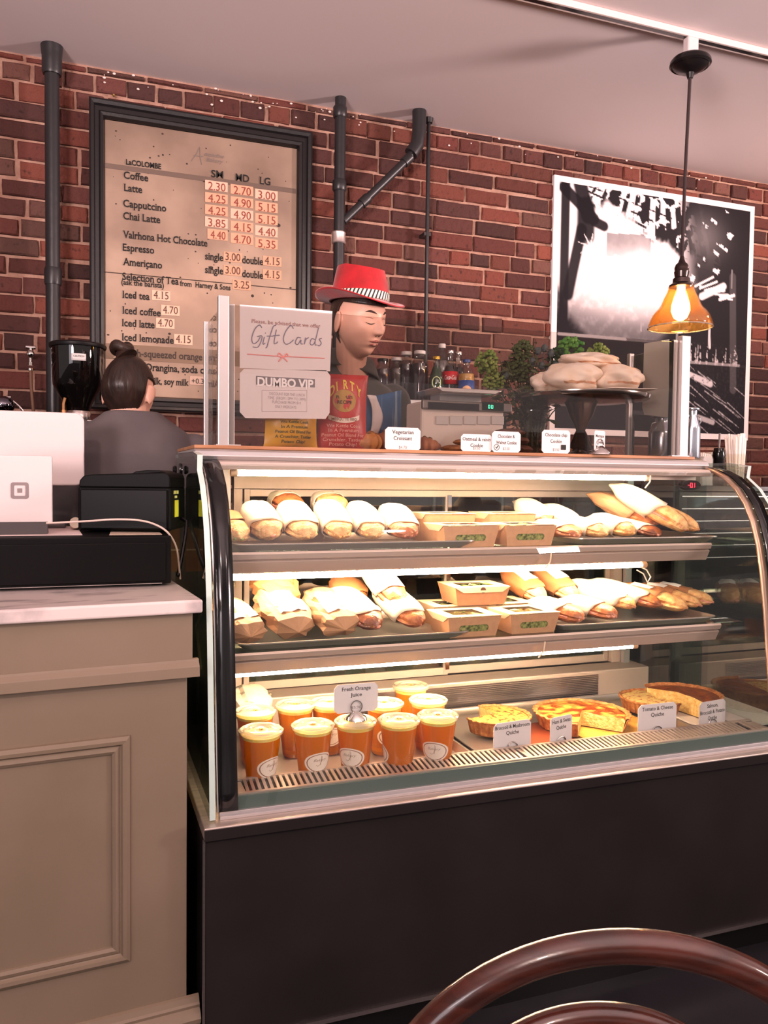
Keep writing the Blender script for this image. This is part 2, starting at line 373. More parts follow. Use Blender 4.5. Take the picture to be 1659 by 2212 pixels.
b = B(); b.tube([(px0, ty, CZ-.15), (px0-.006, ty, CZ-.35), ((px0+xs_)/2-.003, ty, (CZ+zs)/2-.1), (xs_, ty, zs)], .0055, 10); wb(b, 'cord', mat('cord_brown', (52, 38, 38), .8, bump=.3, bs=400), T)
D = Matrix.Translation((xs_, ty, zs))
b = B(); b.lathe([(.006, .01), (.008, 0), (.013, -.012), (.02, -.018), (.024, -.03), (.023, -.04), (.025, -.043), (.022, -.062), (.028, -.066), (.029, -.08), (.04, -.088), (.041, -.094)], 28, D); wb(b, 'socket', mat('socket_bronze', (72, 60, 58), .25, .9), T)
amber = glassy('amber_glass', (252, 226, 176), .10, .02, .04, (235, 190, 130))
b = B(); S = [(.036, -.092), (.041, -.096), (.040, -.100), (.043, -.104), (.045, -.112), (.050, -.122), (.056, -.134), (.061, -.147), (.067, -.159), (.076, -.171), (.086, -.181), (.094, -.193), (.100, -.208), (.104, -.222), (.1055, -.232)]
b.lathe(S, 48, D, False, False); wb(b, 'lamp_shade', amber, T, solid=.0025)
b = B(); b.tube([(xs_+.1055*math.cos(i*PI/18), ty+.1055*math.sin(i*PI/18), zs-.232) for i in range(36)], .0025, 8, closed=True); tag(wb(b, 'shade_rim', glassy('rim_glass', (230, 225, 215), .3, .05, .35, (225, 215, 200)), T), 'thick clear glass rim')
b = B(); b.lathe([(.013, -.09), (.014, -.11), (.022, -.13), (.03, -.155), (.031, -.175), (.022, -.198), (.008, -.208)], 24, D); bulb = wb(b, 'bulb', mat('bulb_glow', (255, 206, 140), .5, emit=90), T)
# ================================================================== menu board
MY = 3.262
TL, BR = at(192, 212, Y=MY), at(671, 297, Y=MY); mx0, mx1, mz1, mz0 = TL.x, BR.x, TL.z-.005, 1.515
T = thing('menu_board', 'black framed antiqued mirror coffee menu with price stickers', 'menu board', (mx0, MY, mz0))
fr = mat('frame_black', (30, 27, 28), .3, bump=.05)
ix0, ix1, iz1, iz0 = at(226, 258, Y=MY).x, at(641, 324, Y=MY).x, at(226, 258, Y=MY).z, mz0+.055
def frame_side(A0, A1, C0, C1):
    """mitred moulding from outer edge A to inner edge C with stepped profile"""
    b = B(); prof = [(0, .0), (0, -.03), (.12, -.034), (.3, -.03), (.38, -.02), (.62, -.02), (.72, -.026), (.9, -.024), (1, -.01), (1, .01)]
    vs = []
    for A, C in ((A0, C0), (A1, C1)):
        for t_, d in prof: vs.append((A[0]+(C[0]-A[0])*t_, MY+d, A[1]+(C[1]-A[1])*t_))
    n = len(prof); return b.add(vs, [(i, i+1, n+i+1, n+i) for i in range(n-1)])
oc = [(mx0, mz1), (mx1, mz1), (mx1, mz0), (mx0, mz0)]; ic = [(ix0, iz1), (ix1, iz1), (ix1, iz0), (ix0, iz0)]
for i in range(4): wb(frame_side(oc[i], oc[(i+1) % 4], ic[i], ic[(i+1) % 4]), 'frame_side', fr, T)
b = B(); b.box(mx0+.01, mx1-.01, MY, MY+.022, mz0+.01, mz1-.01); wb(b, 'backing', fr, T)
mir = mat('antique_mirror', (136, 114, 99), .38, .35, c2=(172, 147, 128), ns=4, thr=(.35, .7), bump=.04, bs=10)
zsp = [iz1, at(226, 355, Y=MY).z, at(226, 588, Y=MY).z, iz0]
for i in range(3):
    b = B(); b.box(ix0, ix1, MY-.004, MY+.001, zsp[i+1]+.001, zsp[i]-.001); wb(b, 'mirror_panel', mir, T, bevel=.0012)
b = B(); zz = zsp[1]; b.box(ix0, ix1, MY-.006, MY-.004, zz-.014, zz+.004); wb(b, 'mirror_strip', mat('strip_grey', (112, 94, 84), .4, .3), T)
zb = at(330, 748, Y=MY).z; b = B(); b.box(ix0, ix1, MY-.0055, MY-.004, zb-.058, zb); wb(b, 'menu_strip', mat('strip_olive', (118, 96, 78), .45, .3), T)
g = random.Random(11); b = B()
for i in range(110):
    x, z = g.uniform(ix0+.01, ix1-.01), g.uniform(iz0+.02, iz1-.02); r_ = g.uniform(.0015, .0035)*(2.2 if g.random() < .08 else 1)
    b.sphere((x, MY-.004, z), (r_*g.uniform(.7, 1.6), .0008, r_), 6, 4)
tag(wb(b, 'foxing_spots', mat('foxing', (58, 46, 42), .8), T), kind='stuff')
tint1, tint2 = mat('tag_peach', (212, 158, 128), .6), mat('tag_light', (218, 178, 154), .6)
def tagbox(x0, y0, x1, y1, m, r=3):
    p = at(x0, y0, Y=MY-.006); q = at(x1, y1, Y=MY-.006); b = B(); b.box(p.x, q.x, MY-.0062, MY-.0045, q.z, p.z); return wb(b, 'price_tag', m, T, bevel=.0007)
red = mat('red_ink', (132, 56, 44), .6); Lk = dict(ypl=MY-.0065)
sl = .118
for x, s, y in ((445, ['2.30', '4.25', '4.25', '3.85', '4.40'], 408), (500, ['2.70', '4.90', '4.90', '4.15', '4.70'], 417), (553, ['3.00', '5.15', '5.15', '4.40', '5.35'], 427)):
    for i, p in enumerate(s):
        yy = y+i*26.3; dx = (5 if x == 445 and i == 4 else 0)
        tagbox(x-2+dx, yy-20, x+47, yy+7.5, tint1 if (i+x) % 3 != 1 else tint2)
        words_px(p, T, red, x+5+dx, x+42, yy+1.5, hpx=17, bold=-.002, **Lk)
for x0, x1, y, s in ((272, 348, 355, 'LaCOLOMBE'), (267, 320, 385, 'Coffee'), (267, 307, 412, 'Latte'), (266, 359, 446, 'Cappuccino'), (266, 346, 473, 'Chai Latte'), (265, 448, 513, 'Valrhona Hot Chocolate'), (265, 333, 541, 'Espresso'), (265, 350, 572, 'Americano'), (264, 386, 604, 'Selection of Tea'), (388, 498, 617, 'from  Harney & Sons'), (262, 354, 614, '(ask the barista)'), (264, 323, 643, 'Iced tea'), (264, 347, 677, 'Iced coffee'), (263, 334, 704, 'Iced latte'), (263, 375, 735, 'Iced lemonade'), (262, 437, 768, 'Fresh-squeezed orange'), (456, 482, 382, 'SM'), (509, 538, 390, 'MD'), (560, 584, 397, 'LG'), (443, 482, 560, 'single'), (523, 568, 568, 'double'), (443, 482, 589, 'single'), (523, 568, 598, 'double'), (262, 440, 797, 'San P, Orangina, soda c'), (262, 408, 826, 'Almond milk, soy milk')):
    h = {'LaCOLOMBE': 11, 'from  Harney & Sons': 11, '(ask the barista)': 11, 'Almond milk, soy milk': 14}.get(s, 15)
    lo = s.startswith('LaC'); words_px(s, T, ink if s != 'Fresh-squeezed orange' else mat('dark_ink', (60, 48, 42), .7), x0, x1, y, hpx=h, bold=.03 if lo else .016, serif=not lo and s not in ('SM', 'MD'), **Lk)
for x, y, s in ((484, 562, '3.00'), (569, 571, '4.15'), (484, 591, '3.00'), (569, 600, '4.15'), (503, 622, '3.25'), (329, 645, '4.15'), (349, 677, '4.70'), (338, 705, '4.70'), (377, 740, '4.15')):
    tagbox(x-1, y-19, x+39, y+6, tint1 if y > 560 and x > 400 else tint2); words_px(s, T, mat('brown_ink', (86, 54, 42), .6), x+3, x+35, y-.5, hpx=16, bold=.0, **Lk)
tagbox(410, 812, 452, 833, mat('tag_grey', (190, 160, 142), .6)); words_px('+0.35', T, ink, 414, 448, 828, hpx=11, bold=0, **Lk)
b = B(); # faint monogram flourish at the top of the mirror
p = at(413, 348, Y=MY-.005)
b.tube([(p.x, MY-.005, p.z), (p.x+.02, MY-.005, p.z+.03), (p.x+.032, MY-.005, p.z+.058), (p.x+.034, MY-.005, p.z+.02), (p.x+.04, MY-.005, p.z-.008)], .0012, 6); b.tube([(p.x+.008, MY-.005, p.z+.022), (p.x+.045, MY-.005, p.z+.024)], .001, 6)
wb(b, 'flourish', greyink, T); words_px('mandine', T, greyink, 440, 484, 336, hpx=8, bold=-.01, shear=.4, **Lk); words_px('Bakery', T, greyink, 445, 482, 348, hpx=8, bold=-.01, shear=.4, **Lk)
b = B(); b.lathe([(.003, 0), (.006, .004), (.003, .009)], 12, Matrix.Translation((at(246, 203, Y=3.27).x, 3.285, at(246, 203, Y=3.27).z)) @ Matrix.Rotation(PI/2, 4, 'X')); tag(b.build('wall_screw', mat('brass', (220, 190, 120), .3, .9)), 'small brass screw in the brick above the menu frame', 'screw')
# ================================================================== photograph print
PY = 3.275
a = at(1197.6, 378, Y=PY); c_ = at(1632, 445.5, Y=PY); pz1 = (a.z+c_.z)/2; px0_, px1_ = a.x, c_.x-.004; pz0_ = at(1613, 954, Y=PY).z+.006
T = thing('photo_print', 'large black and white photograph of a ruined roof with thin white border', 'picture', (px0_, PY, pz0_))
b = B(); b.box(px0_, px1_, PY, PY+.02, pz0_, pz1); wb(b, 'mount', mat('border_white', (240, 228, 226), .5), T, bevel=.001)
def sm(a, b_, x): t_ = max(0, min(1, (x-a)/(b_-a))); return t_*t_*(3-2*t_)
def seg(u, v, x0, y0, x1, y1, w0, w1=None):
    dx, dy = x1-x0, y1-y0; t_ = max(0, min(1, ((u-x0)*dx+(v-y0)*dy)/(dx*dx+dy*dy))); ww = w0+((w1 or w0)-w0)*t_
    return sm(ww*1.15, ww*.75, math.hypot(u-x0-dx*t_, (v-y0-dy*t_)))
def fb(u, v, s, o=0): return noise.fractal(Vector((u*s+o, v*s, o)), 1, 2, 4)
g = random.Random(5); planks = [(.45+i*.045, .03+i*.05, .40+i*.045+.13, .28+i*.06) for i in range(8)]
grass = [(g.uniform(.62, .95), g.uniform(.52, .63), g.uniform(.02, .06)) for _ in range(26)]; deb = [(g.uniform(.58, .95), g.uniform(.66, .95), g.uniform(-.5, .5), g.uniform(.03, .12)) for _ in range(26)]
def picture(u, v):
    """u right, v down, 0..1 -> grey value"""
    n1 = fb(u, v, 5); n2 = fb(u, v, 28, 3); n3 = fb(u*1.2, v, 70, 9)
    val = .035+.05*max(0, n2+.2)
    sky = sm(.62+.25*n1*.3, .40, abs(u-.33)*1.05+abs(v-.22)*.95)
    val += 1.0*sm(.0, .32, sky)*(v < .62)
    val = max(val, 1.1*math.exp(-((u-.42)/.13)**2-((v-.33)/.13)**2), .85*math.exp(-(((u-.27)+(v-.42)*.9)/.22)**2-((v-.44)/.085)**2))
    hill = sm(.38, .6, v+.12*(.5-u))*.8; val = val*(1-hill*(1-.5*math.exp(-((u-.3)/.3)**2-((v-.45)/.1)**2)))
    if v > .40: val += .20*max(0, n2+.05)*sm(.75, .35, v)*(u < .45)
    h_ = seg(u, v, .28, .19, .42, .18, .012)*(u > .2)+(1 if (.235 < u < .46 and .18 < v < .30) else 0)
    if h_ > .2 and v < .27+.03*n2: val = min(val, .50+.25*sm(.2, .28, v)+.55*math.exp(-((u-.42)/.08)**2-((v-.32)/.09)**2)+.05*n2)
    rd = sm(.40, .48, u+.25*(v-.2)+.06*n1)*sm(.55, .3, v)
    roof = 0
    for i in range(16):
        x0 = .18+i*.052; roof = max(roof, seg(u, v, x0, .0+.004*i, x0-.07+.012*i, .10+.014*i, .010+.0008*i)*(fb(u, v, 22, i) > -.18))
    for i in range(5):
        roof = max(roof, seg(u, v, .14, .0+i*.022, .98, .16+i*.075, .0035+.001*i)*(fb(u, v, 14, 20+i) > -.15))
    if fb(u, v, 10, 31) > .04 and u > .2: roof = 1
    line = .035+.40*max(0, u-.2)+.05*fb(u, v, 14, 3)
    roof *= sm(line+.05, line, v)
    val *= 1-.96*roof
    big = sm(.0, .1, u-.62+.35*(v-.33))*(1-sm(.33, .47, v-.25*(u-.6))); dk = sm(.60, .74, u+.12*(.4-v))
    val = val*(1-dk*.97)+dk*(.03+.22*math.exp(-((u-.74)/.12)**2-((v-.14)/.10)**2))
    hn = noise.cell(Vector(((u+.45*v)*26, (v-.5*u)*62, 1)))
    if dk > .3 and v < .36 and u < .92 and hn > .86 and fb(u, v, 3, 7) > -.1 and fb(u, v, 40, 5) > -.1: val = .95
    for i in range(6): val = max(val, .92*seg(u, v, .70+i*.028, .36+i*.006, .80+i*.022, .31+i*.018, .0055)) if i % 1 == 0 else val
    val = max(val, .9*seg(u, v, .74, .40, .86, .345, .017), .9*seg(u, v, .84, .405, .92, .38, .008))
    for s_ in ((.03, 0, .03, 1, .022), (.10, .0, .14, .12, .035), (.02, .02, .17, .13, .025), (.13, .09, .13, .20, .045), (.17, .14, .22, .155, .022), (.11, .18, .05, .45, .026)): val *= 1-.94*seg(u, v, s_[0], s_[1], s_[2], s_[3], s_[4])
    val = max(val, math.exp(-((u-.155)/.022)**2-((v-.245)/.02)**2)*1.1)
    for a_ in range(8):
        an = a_*PI/4+.2; val = max(val, .85*seg(u, v, .155, .245, .155+.06*math.cos(an), .245+.06*math.sin(an), .006, .001))
    if u < .97: val = max(val, .55*seg(u, v, .01, .615, .34, .615, .007), .4*seg(u, v, .62, .69, .96, .69, .006))
    for x, y, h in grass: val = max(val, (.55+.3*n3)*seg(u, v, x, .69, x+.004, .69-h*1.7, .006, .001)*(fb(u, v, 60, x*9) > -.1))
    for x, y, s_, l in deb: val = max(val, (.45+.3*n3)*seg(u, v, x, y, x+l, y+l*.6+s_*.02, .003, .001))
    val = max(val, .7*seg(u, v, .62, .725, .80, .78, .012, .016)*(1 if n2 > -.25 else .4), .8*seg(u, v, .785, .50, .79, .62, .007), .35*seg(u, v, .61, .56, .61, .62, .006), .5*seg(u, v, .42, .49, .42, .57, .006), .6*seg(u, v, .74, .93, .82, .95, .012), .4*seg(u, v, .905, .27, .905, .35, .003), .15*seg(u, v, .91, .3, .93, .8, .02))
    if v > .6: val += .05*max(0, n3)
    return max(.012, min(1, val))
NU, NV = 250, 250; m_ = .028; iu0, iu1, iv1, iv0 = px0_+m_, px1_-m_, pz1-m_, pz0_+m_
def pcol(u, v):
    k_ = picture(u, v); k_ = k_**1.5; return (k_*.93+.012, k_*.84+.010, k_*.86+.013)
b = B(); b.grid(lambda u, v: (iu0+(iu1-iu0)*u, PY-.0006, iv1-(iv1-iv0)*v), NU, NV, sm=False, colfn=pcol)
o = wb(b, 'print', mat('photo_paper', (255, 255, 255), .5, attr='Col', spec=.06), T, cols=True)
tag(o, 'black and white picture surface')
# ================================================================== display case
XL, XR, YF, ZL, YB = .262, 1.765, 1.634, .562, 2.30
PROF = [(1.672, .578), (1.690, .68), (1.705, .80), (1.720, .92), (1.735, 1.02), (1.752, 1.095), (1.775, 1.16), (1.803, 1.21), (1.838, 1.25), (1.885, 1.283), (1.935, 1.302), (1.985, 1.312)]
def prof_at(z):
    for (a, b_), (c, d) in zip(PROF, PROF[1:]):
        if b_ <= z <= d: return a+(c-a)*(z-b_)/(d-b_)
    return PROF[-1][0]
case = thing('display_case', 'curved glass refrigerated bakery case on a black base with three lit levels', 'display case', (1.0, 1.95, 0))
panel = mat('base_black', (34, 29, 30), .45, c2=(40, 35, 35), ns=5, spec=.22)
b = B(); b.box(.228, 1.86, YF+.012, 2.34, .1, ZL-.028); wb(b, 'base_panel', panel, case, bevel=.002)
b = B(); b.box(.24, 1.86, YF+.07, 2.32, 0, .1); wb(b, 'plinth', blackg, case)
b = B(); b.box(.226, 1.862, YF+.006, YF+.012, .098, .108); tag(wb(b, 'base_trim', steel, case), 'thin bright metal strip along the foot of the base')
b = B(); b.box(.224, .229, YF+.008, YF+.014, .1, ZL-.028); tag(wb(b, 'corner_trim', steel, case), 'thin bright metal corner edge')
b = B(); b.box(.226, 1.866, YF, 2.34, ZL-.027, ZL); wb(b, 'ledge', mat('ledge_steel', (226, 210, 200), .46, .9, c2=(180, 166, 158), ns=6, fac=.5, stretch=(1, 20, 20)), case, bevel=.0025)
b = B(); b.box(.226, 1.866, YF-.0015, YF, ZL-.026, ZL-.004); wb(b, 'ledge_lip', panel, case)
# sill
b = B(); b.box(XL, XR+.06, 1.672, 1.682, ZL, .575); b.box(XL, XR+.06, 1.664, 1.672, ZL, .569); wb(b, 'sill_rail', alu, case, bevel=.001)
b = B(); b.box(.301, XR-.02, 1.679, 1.686,   .572, .602); tag(wb(b, 'sill_strip', mat('sill_green', (86, 100, 94), .35), case), 'grey green strip behind the front glass foot')
# deck and air grille
b = B(); b.box(XL+.01, XR-.01, 1.69, 2.30, .565, .5745); wb(b, 'deck', steel, case)
ZG = .602
b = B(); b.add([(XL+.03, 1.688, ZG), (XR-.02, 1.688, ZG), (XR-.02, 1.760, ZG+.004), (XL+.03, 1.760, ZG+.004), (XL+.03, 1.762, .575), (XR-.02, 1.762, .575)], [(0, 1, 2, 3), (3, 2, 5, 4)]); wb(b, 'grille_backing', blackg, case)
gr = B(); x = XL+.06; n = 0
while x < XR-.05:
    if n % 52 != 51: gr.add([(x, 1.694, ZG+.003), (x+.0068, 1.694, ZG+.003), (x+.0098, 1.756, ZG+.007), (x+.003, 1.756, ZG+.007), (x, 1.694, ZG), (x+.0068, 1.694, ZG), (x+.0098, 1.756, ZG+.004), (x+.003, 1.756, ZG+.004)], [(0, 1, 2, 3), (0, 4, 5, 1), (1, 5, 6, 2), (3, 7, 4, 0)])
    x += .0132; n += 1
gmat = mat('grille_steel', (206, 186, 170), .35, .7)
tag(wb(gr, 'grille_slats', gmat, case), kind='stuff')
for y0, y1, z in ((1.686, 1.695, ZG+.003), (1.755, 1.764, ZG+.0075)):
    b = B(); b.box(XL+.03, XR-.02, y0, y1, z-.006, z); wb(b, 'grille_rail', gmat, case)
for x0, x1 in ((XL+.03, XL+.058), (1.0, 1.012), (XR-.045, XR-.02)):
    b = B(); b.box(x0, x1, 1.69, 1.758, ZG-.004, ZG+.0035); wb(b, 'grille_end', gmat, case)
# end panels of clear glass with bright green-white edges
def endpanel(x0, x1, name):
    off = .018; front = [(y-off, z) for y, z in PROF[1:-2]]
    poly = [(YB+.02, .566), (1.66, .566)]+front+[(1.88-off, PROF[-2][1]+.015), (1.94, 1.326), (YB+.02, 1.33)]
    b = B(); b.prism(poly, 'X', x0, x1); o = wb(b, name, glassy('end_glass', (232, 242, 236), .26), case)
    q = front; e = B(); vs = []
    for (y, z) in [(1.66, .566)]+q+[(1.88-off, PROF[-2][1]+.015), (1.94, 1.326), (YB+.02, 1.33)]: vs += [(x0, y-.0006, z+.0004), (x1, y-.0006, z+.0004)]
    e.add(vs, [(2*i, 2*i+1, 2*i+3, 2*i+2) for i in range(len(vs)//2-1)]); eo = e.build('glass_edge', mat('edge_glass', (196, 216, 208), .25, spec=.8), None)
    keep(eo, case); return o
endpanel(.240, .252, 'end_glass'); endpanel(XR+.045, XR+.057, 'end_glass')
for xx in (.236,):
    b = B(); b.lathe([(.001, 0), (.017, 0), (.018, .004), (.018, .016), (.012, .020)], 18, Matrix.Translation((xx, 2.2, 1.285)) @ Matrix.Rotation(PI/2, 4, 'Y')); b.lathe([(.01, 0), (.012, .004), (.008, .01)], 18, Matrix.Translation((xx-.006, 2.2, 1.285)) @ Matrix.Rotation(-PI/2, 4, 'Y')); wb(b, 'glass_bolt', blackg, case)
def curved(x0, x1, off, name, m, th=0, pr=PROF):
    b = B(); b.grid(lambda u, v: (x0+(x1-x0)*u, 0, 0), 2, 2) if False else None
    pts = []
    for i in range(len(pr)-1):
        for k_ in range(3): t_ = k_/3; pts.append((pr[i][0]+(pr[i+1][0]-pr[i][0])*t_, pr[i][1]+(pr[i+1][1]-pr[i][1])*t_))
    pts.append(pr[-1]); vs = []
    for y, z in pts: vs += [(x0, y-off, z), (x1, y-off, z)]
    b.add(vs, [(2*i, 2*i+1, 2*i+3, 2*i+2) for i in range(len(pts)-1)], None, True)
    return wb(b, name, m, case, solid=th)
front = curved(XL, XR+.04, 0, 'front_glass', glassy('front_glass', (246, 250, 248), .035), 0)
curved(XL-.002, XL+.038, .003, 'black_edge_strip', blackg, .004)
curved(XR+.005, XR+.042, .003, 'black_edge_strip', blackg, .004)
curved(XR-.018, XR+.004, -.006, 'bronze_edge_trim', mat('bronze_trim', (200, 162, 140), .35, .7), .006)
b = B(); b.tube([(XL-.004, y-.004, z) for y, z in PROF], .0022, 6); wb(b, 'chrome_edge', chrome, case)
# top: rounded rails, lid and wooden board
b = B(); b.prism([(1.965, 1.308), (1.955, 1.318), (1.962, 1.330), (1.985, 1.335), (2.34, 1.335), (2.34, 1.318), (1.98, 1.318)], 'X', XL-.015, XR-.01); wb(b, 'top_lid', alu, case, bevel=.002)
b = B(); b.prism([(1.93, 1.286), (1.925, 1.296), (1.932, 1.304), (1.97, 1.309), (1.97, 1.286)], 'X', XL+.03, XR-.03); wb(b, 'top_rail', mat('rail_white', (214, 196, 186), .35, .4), case, bevel=.001)
b = B(); b.box(.250, XR-.03, 1.995, 2.37, 1.336, 1.345); wb(b, 'wooden_board', mat('board_wood', (186, 134, 96), .5, c2=(150, 100, 68), ns=6, stretch=(1, 10, 10)), case, bevel=.002)
# rear frame
fm = mat('frame_warm', (206, 186, 172), .45, .3)
def post(x0, x1, z0=.60, z1=1.29, y=YB, m=fm, name='rear_post'):
    b = B(); b.box(x0, x1, y-.012, y+.012, z0, z1); return wb(b, name, m, case, bevel=.0015)
post(.395, .420); post(1.665, 1.70); post(.300, .335, y=2.29)
b = B(); b.box(.395, 1.70, YB-.014, YB+.014, 1.235, 1.30); wb(b, 'header_rail', fm, case, bevel=.002)
b = B(); b.box(.395, 1.70, YB-.012, YB+.012, .62, .66); wb(b, 'foot_rail', fm, case, bevel=.002)
b = B(); b.box(.30, 1.75, 2.20, 2.31, .574, .66); b_ = wb(b, 'rear_sill', fm, case, bevel=.004)
b = B(); b.box(.30, 1.75, 2.325, 2.335, .56, .7); wb(b, 'rear_panel', alu, case)
vb = B()
for i in range(12): vb.box(.62, 1.55, 2.196-i*.0, 2.199, .585+i*.0055, .588+i*.0055)
tag(wb(vb, 'sill_ribs', steel, case), kind='stuff')
doorg = glassy('door_glass', (196, 206, 200), .13)
def door(x0, x1, y):
    b = B(); b.box(x0, x1, y-.003, y+.003, .665, 1.232); o = wb(b, 'sliding_door', doorg, case)
    for q in ((x0, x0+.016, .662, 1.234), (x1-.016, x1, .662, 1.234), (x0+.016, x1-.016, 1.214, 1.234), (x0+.016, x1-.016, .662, .685)):
        b = B(); b.box(q[0], q[1], y-.007, y+.007, q[2], q[3]); f_ = b.build('door_frame', fm, None, bevel=.001); keep(f_, o)
    return o
door(.425, 1.062, 2.296); door(1.046, 1.662, 2.311)
b = B(); b.box(1.05, 1.062, 2.28, 2.288, .68, 1.22); wb(b, 'door_handle', chrome, case)
for x0 in (.372, 1.712):
    b = B(); b.box(x0-.012, x0+.012, 2.27, 2.285, .6, 1.29); wb(b, 'shelf_upright', alu, case)
b = B(); b.box(1.745, 1.752, 2.1, 2.3, .58, 1.29); wb(b, 'inner_end_strip', glassy('smoke_glass', (200, 214, 206), .12), case)
tubeM = mat('tube_glow', (255, 216, 178), .5, emit=170)
def lamp(x0, x1, y, z, parent, r_=.0075):
    b = B(); b.tube([(x0, y, z), (x1, y, z)], r_, 10); o = b.build('lamp_tube', tubeM, None); keep(o, parent)
    for x in (x0, x1):
        b = B(); b.lathe([(.009, -.008), (.009, .008)], 12, Matrix.Translation((x, y, z)) @ Matrix.Rotation(PI/2, 4, 'Y')); e = b.build('lamp_cap', mat('cap_cream', (226, 196, 160), .5), None); keep(e, parent)
    return o
def shelf(z, yf, x1t):
    b = B(); b.box(.305, 1.745, yf+.004, 2.21, z-.008, z); s = wb(b, 'shelf', glassy('shelf_glass', (226, 240, 232), .09), case)
    b = B(); b.prism([(yf, z+.001), (yf-.004, z-.004), (yf, z-.016), (yf+.010, z-.019), (yf+.004, z-.0225), (yf+.018, z-.049), (yf+.03, z-.0505), (yf+.080, z-.045), (yf+.102, z-.048), (yf+.104, z-.009), (yf+.004, z-.009)], 'X', .305, 1.66)
    q = b.build('lamp_housing', mat('housing_metal', (206, 184, 170), .38, .55), None, bevel=.0008); keep(q, s)
    lamp(.318, x1t, yf+.088, (z-.0665), s)
    for x in (.37, 1.03, 1.71):
        b = B(); b.prism([(2.22, z-.009), (yf+.09, z-.009), (yf+.09, z-.02), (2.22, z-.045)], 'X', x-.002, x+.002); q = b.build('bracket', steel, None); keep(q, s)
    return s
Z1, Z2, ZD = 1.098, .878, .5745
Y1, Y2 = 1.835, 1.79
shelf(Z1, Y1, 1.50); shelf(Z2, Y2, 1.44)
lamp(.338, 1.53, 1.955, 1.279, case)
b = B(); b.box(.33, 1.72, 1.945, 1.985, 1.288, 1.300); b.box(.33, 1.72, 1.972, 1.976, 1.274, 1.288); wb(b, 'lamp_mount', fm, case)  # thin lip behind the tube, added to keep its light off the rear
for x, y, z in ((1.14, Y1+.01, Z1-.028), (1.10, Y2+.012, Z2-.03), (1.53, 1.95, 1.28)):
    b = B(); b.tube([(x, y-.012, z+.012), (x-.004, y-.014, z-.012), (x-.014, y-.006, z-.03)], .0022, 6); wb(b, 'cable_tie', mat('tie_cream', (226, 200, 168), .6), case)
b = B(); b.tube([(1.47, 1.9, 1.03), (1.49, 1.895, 1.02), (1.5, 1.89, 1.0), (1.49, 1.89, .985), (1.475, 1.89, 1.01), (1.46, 1.9, 1.02)], .002, 6); wb(b, 'lamp_wire', mat('wire_white', (214, 198, 184), .5), case)
b = B(); b.tube([(.385, 2.20, 1.12), (.375, 2.15, .98), (.300, 2.1, .96), (.262, 2.05, .9), (.268, 2.0, .8)], .003, 6); wb(b, 'power_cable', mat('wire_cream', (206, 186, 150), .5), case)
p = at(1487, 1048, Y=1.97)
b = B(); b.lathe([(.0, 0)]+[(.010, 0), (.012, .002), (.012, .018)], 24, Matrix.Translation((p.x, 1.975, p.z)) @ Matrix.Rotation(PI/2, 4, 'X'), sx=2.9, sy=1.25); ther = wb(b, 'thermometer', blackg, case)
def seg7(ch, x, z, s, b, y):
    S = {'0': 'abcdef', '1': 'bc', '-': 'g', '3': 'abgcd'}[ch]; P_ = {'a': (0, 1, 1, 1), 'b': (1, 1, 1, .5), 'c': (1, .5, 1, 0), 'd': (0, 0, 1, 0), 'e': (0, 0, 0, .5), 'f': (0, .5, 0, 1), 'g': (0, .5, 1, .5)}
    for k_ in S:
        q = P_[k_]; w_ = .0011
        b.box(x+min(q[0], q[2])*s*.55-w_/2, x+max(q[0], q[2])*s*.55+w_/2, y-.0003, y, z+min(q[1], q[3])*s-w_/2, z+max(q[1], q[3])*s+w_/2)
b = B(); yy = 1.9555
for i, ch in enumerate('-01'): seg7(ch, p.x-.0135+i*.0088, p.z-.006, .012, b, yy)
b.box(p.x+.0025, p.x+.0038, yy-.0003, yy, p.z-.0065, p.z-.005)
o = b.build('digits', mat('led_red', (255, 40, 60), .5, emit=6), None); keep(o, ther); tag(o, 'glowing red digits reading -0.1')
# wall of the case on the left: inner steel strip with bolt
b = B(); b.box(.300, .303, 2.0, 2.29, .6, 1.28); wb(b, 'inner_end_strip', glassy('smoke_glass', (200, 214, 206), .12), case)
# ================================================================== counter
A = R(4.6)
cnt = thing('counter', 'grey-beige panelled counter left of the glass case', 'counter', (.196, 1.672, 0), A)
taupe = mat('taupe_paint', (134, 116, 99), .55, c2=(124, 108, 90), ns=3, bump=.06, bs=25)
zf = lambda y: at(410, y, Y=1.66).z
zm = zf(1323.4)
b = B(); b.box(-1.25, 0, 0, .5, 0, zm); b.build('body', taupe, cnt, bevel=.001)
z1, z0 = zf(1424), zf(1461)
b = B(); b.box(-1.26, .009, -.010, .5, z1-.004, zm); b.build('frieze', taupe, cnt, bevel=.001)
b = B(); b.prism([(0, z1), (-.012, z1), (-.014, z1-.005), (-.022, z1-.014), (-.023, z0), (0, z0)], 'X', -1.26, .021); b.build('moulding', taupe, cnt, bevel=.001)
def mold(A0, A1, C0, C1):
    pr_ = [(0, 0), (.02, -.007), (.22, -.012), (.42, -.011), (.5, -.006), (.56, -.0045), (.62, -.006), (.80, -.008), (.97, -.0045), (1, 0)]; vs = []
    for A_, C in ((A0, C0), (A1, C1)):
        for t_, d in pr_: vs.append((A_[0]+(C[0]-A_[0])*t_, d, A_[1]+(C[1]-A_[1])*t_))
    n = len(pr_); return B().add(vs, [(i, i+1, n+i+1, n+i) for i in range(n-1)])
Ti = cnt.matrix_basis.inverted() if False else Matrix.LocRotScale(cnt.location, cnt.rotation_euler, None).inverted()
q1 = Ti @ at(280.5, 1587, Y=1.662); q0 = Ti @ at(281, 2073, Y=1.662); ox, zt, zb = q1.x, q1.z, q0.z; wd = .035
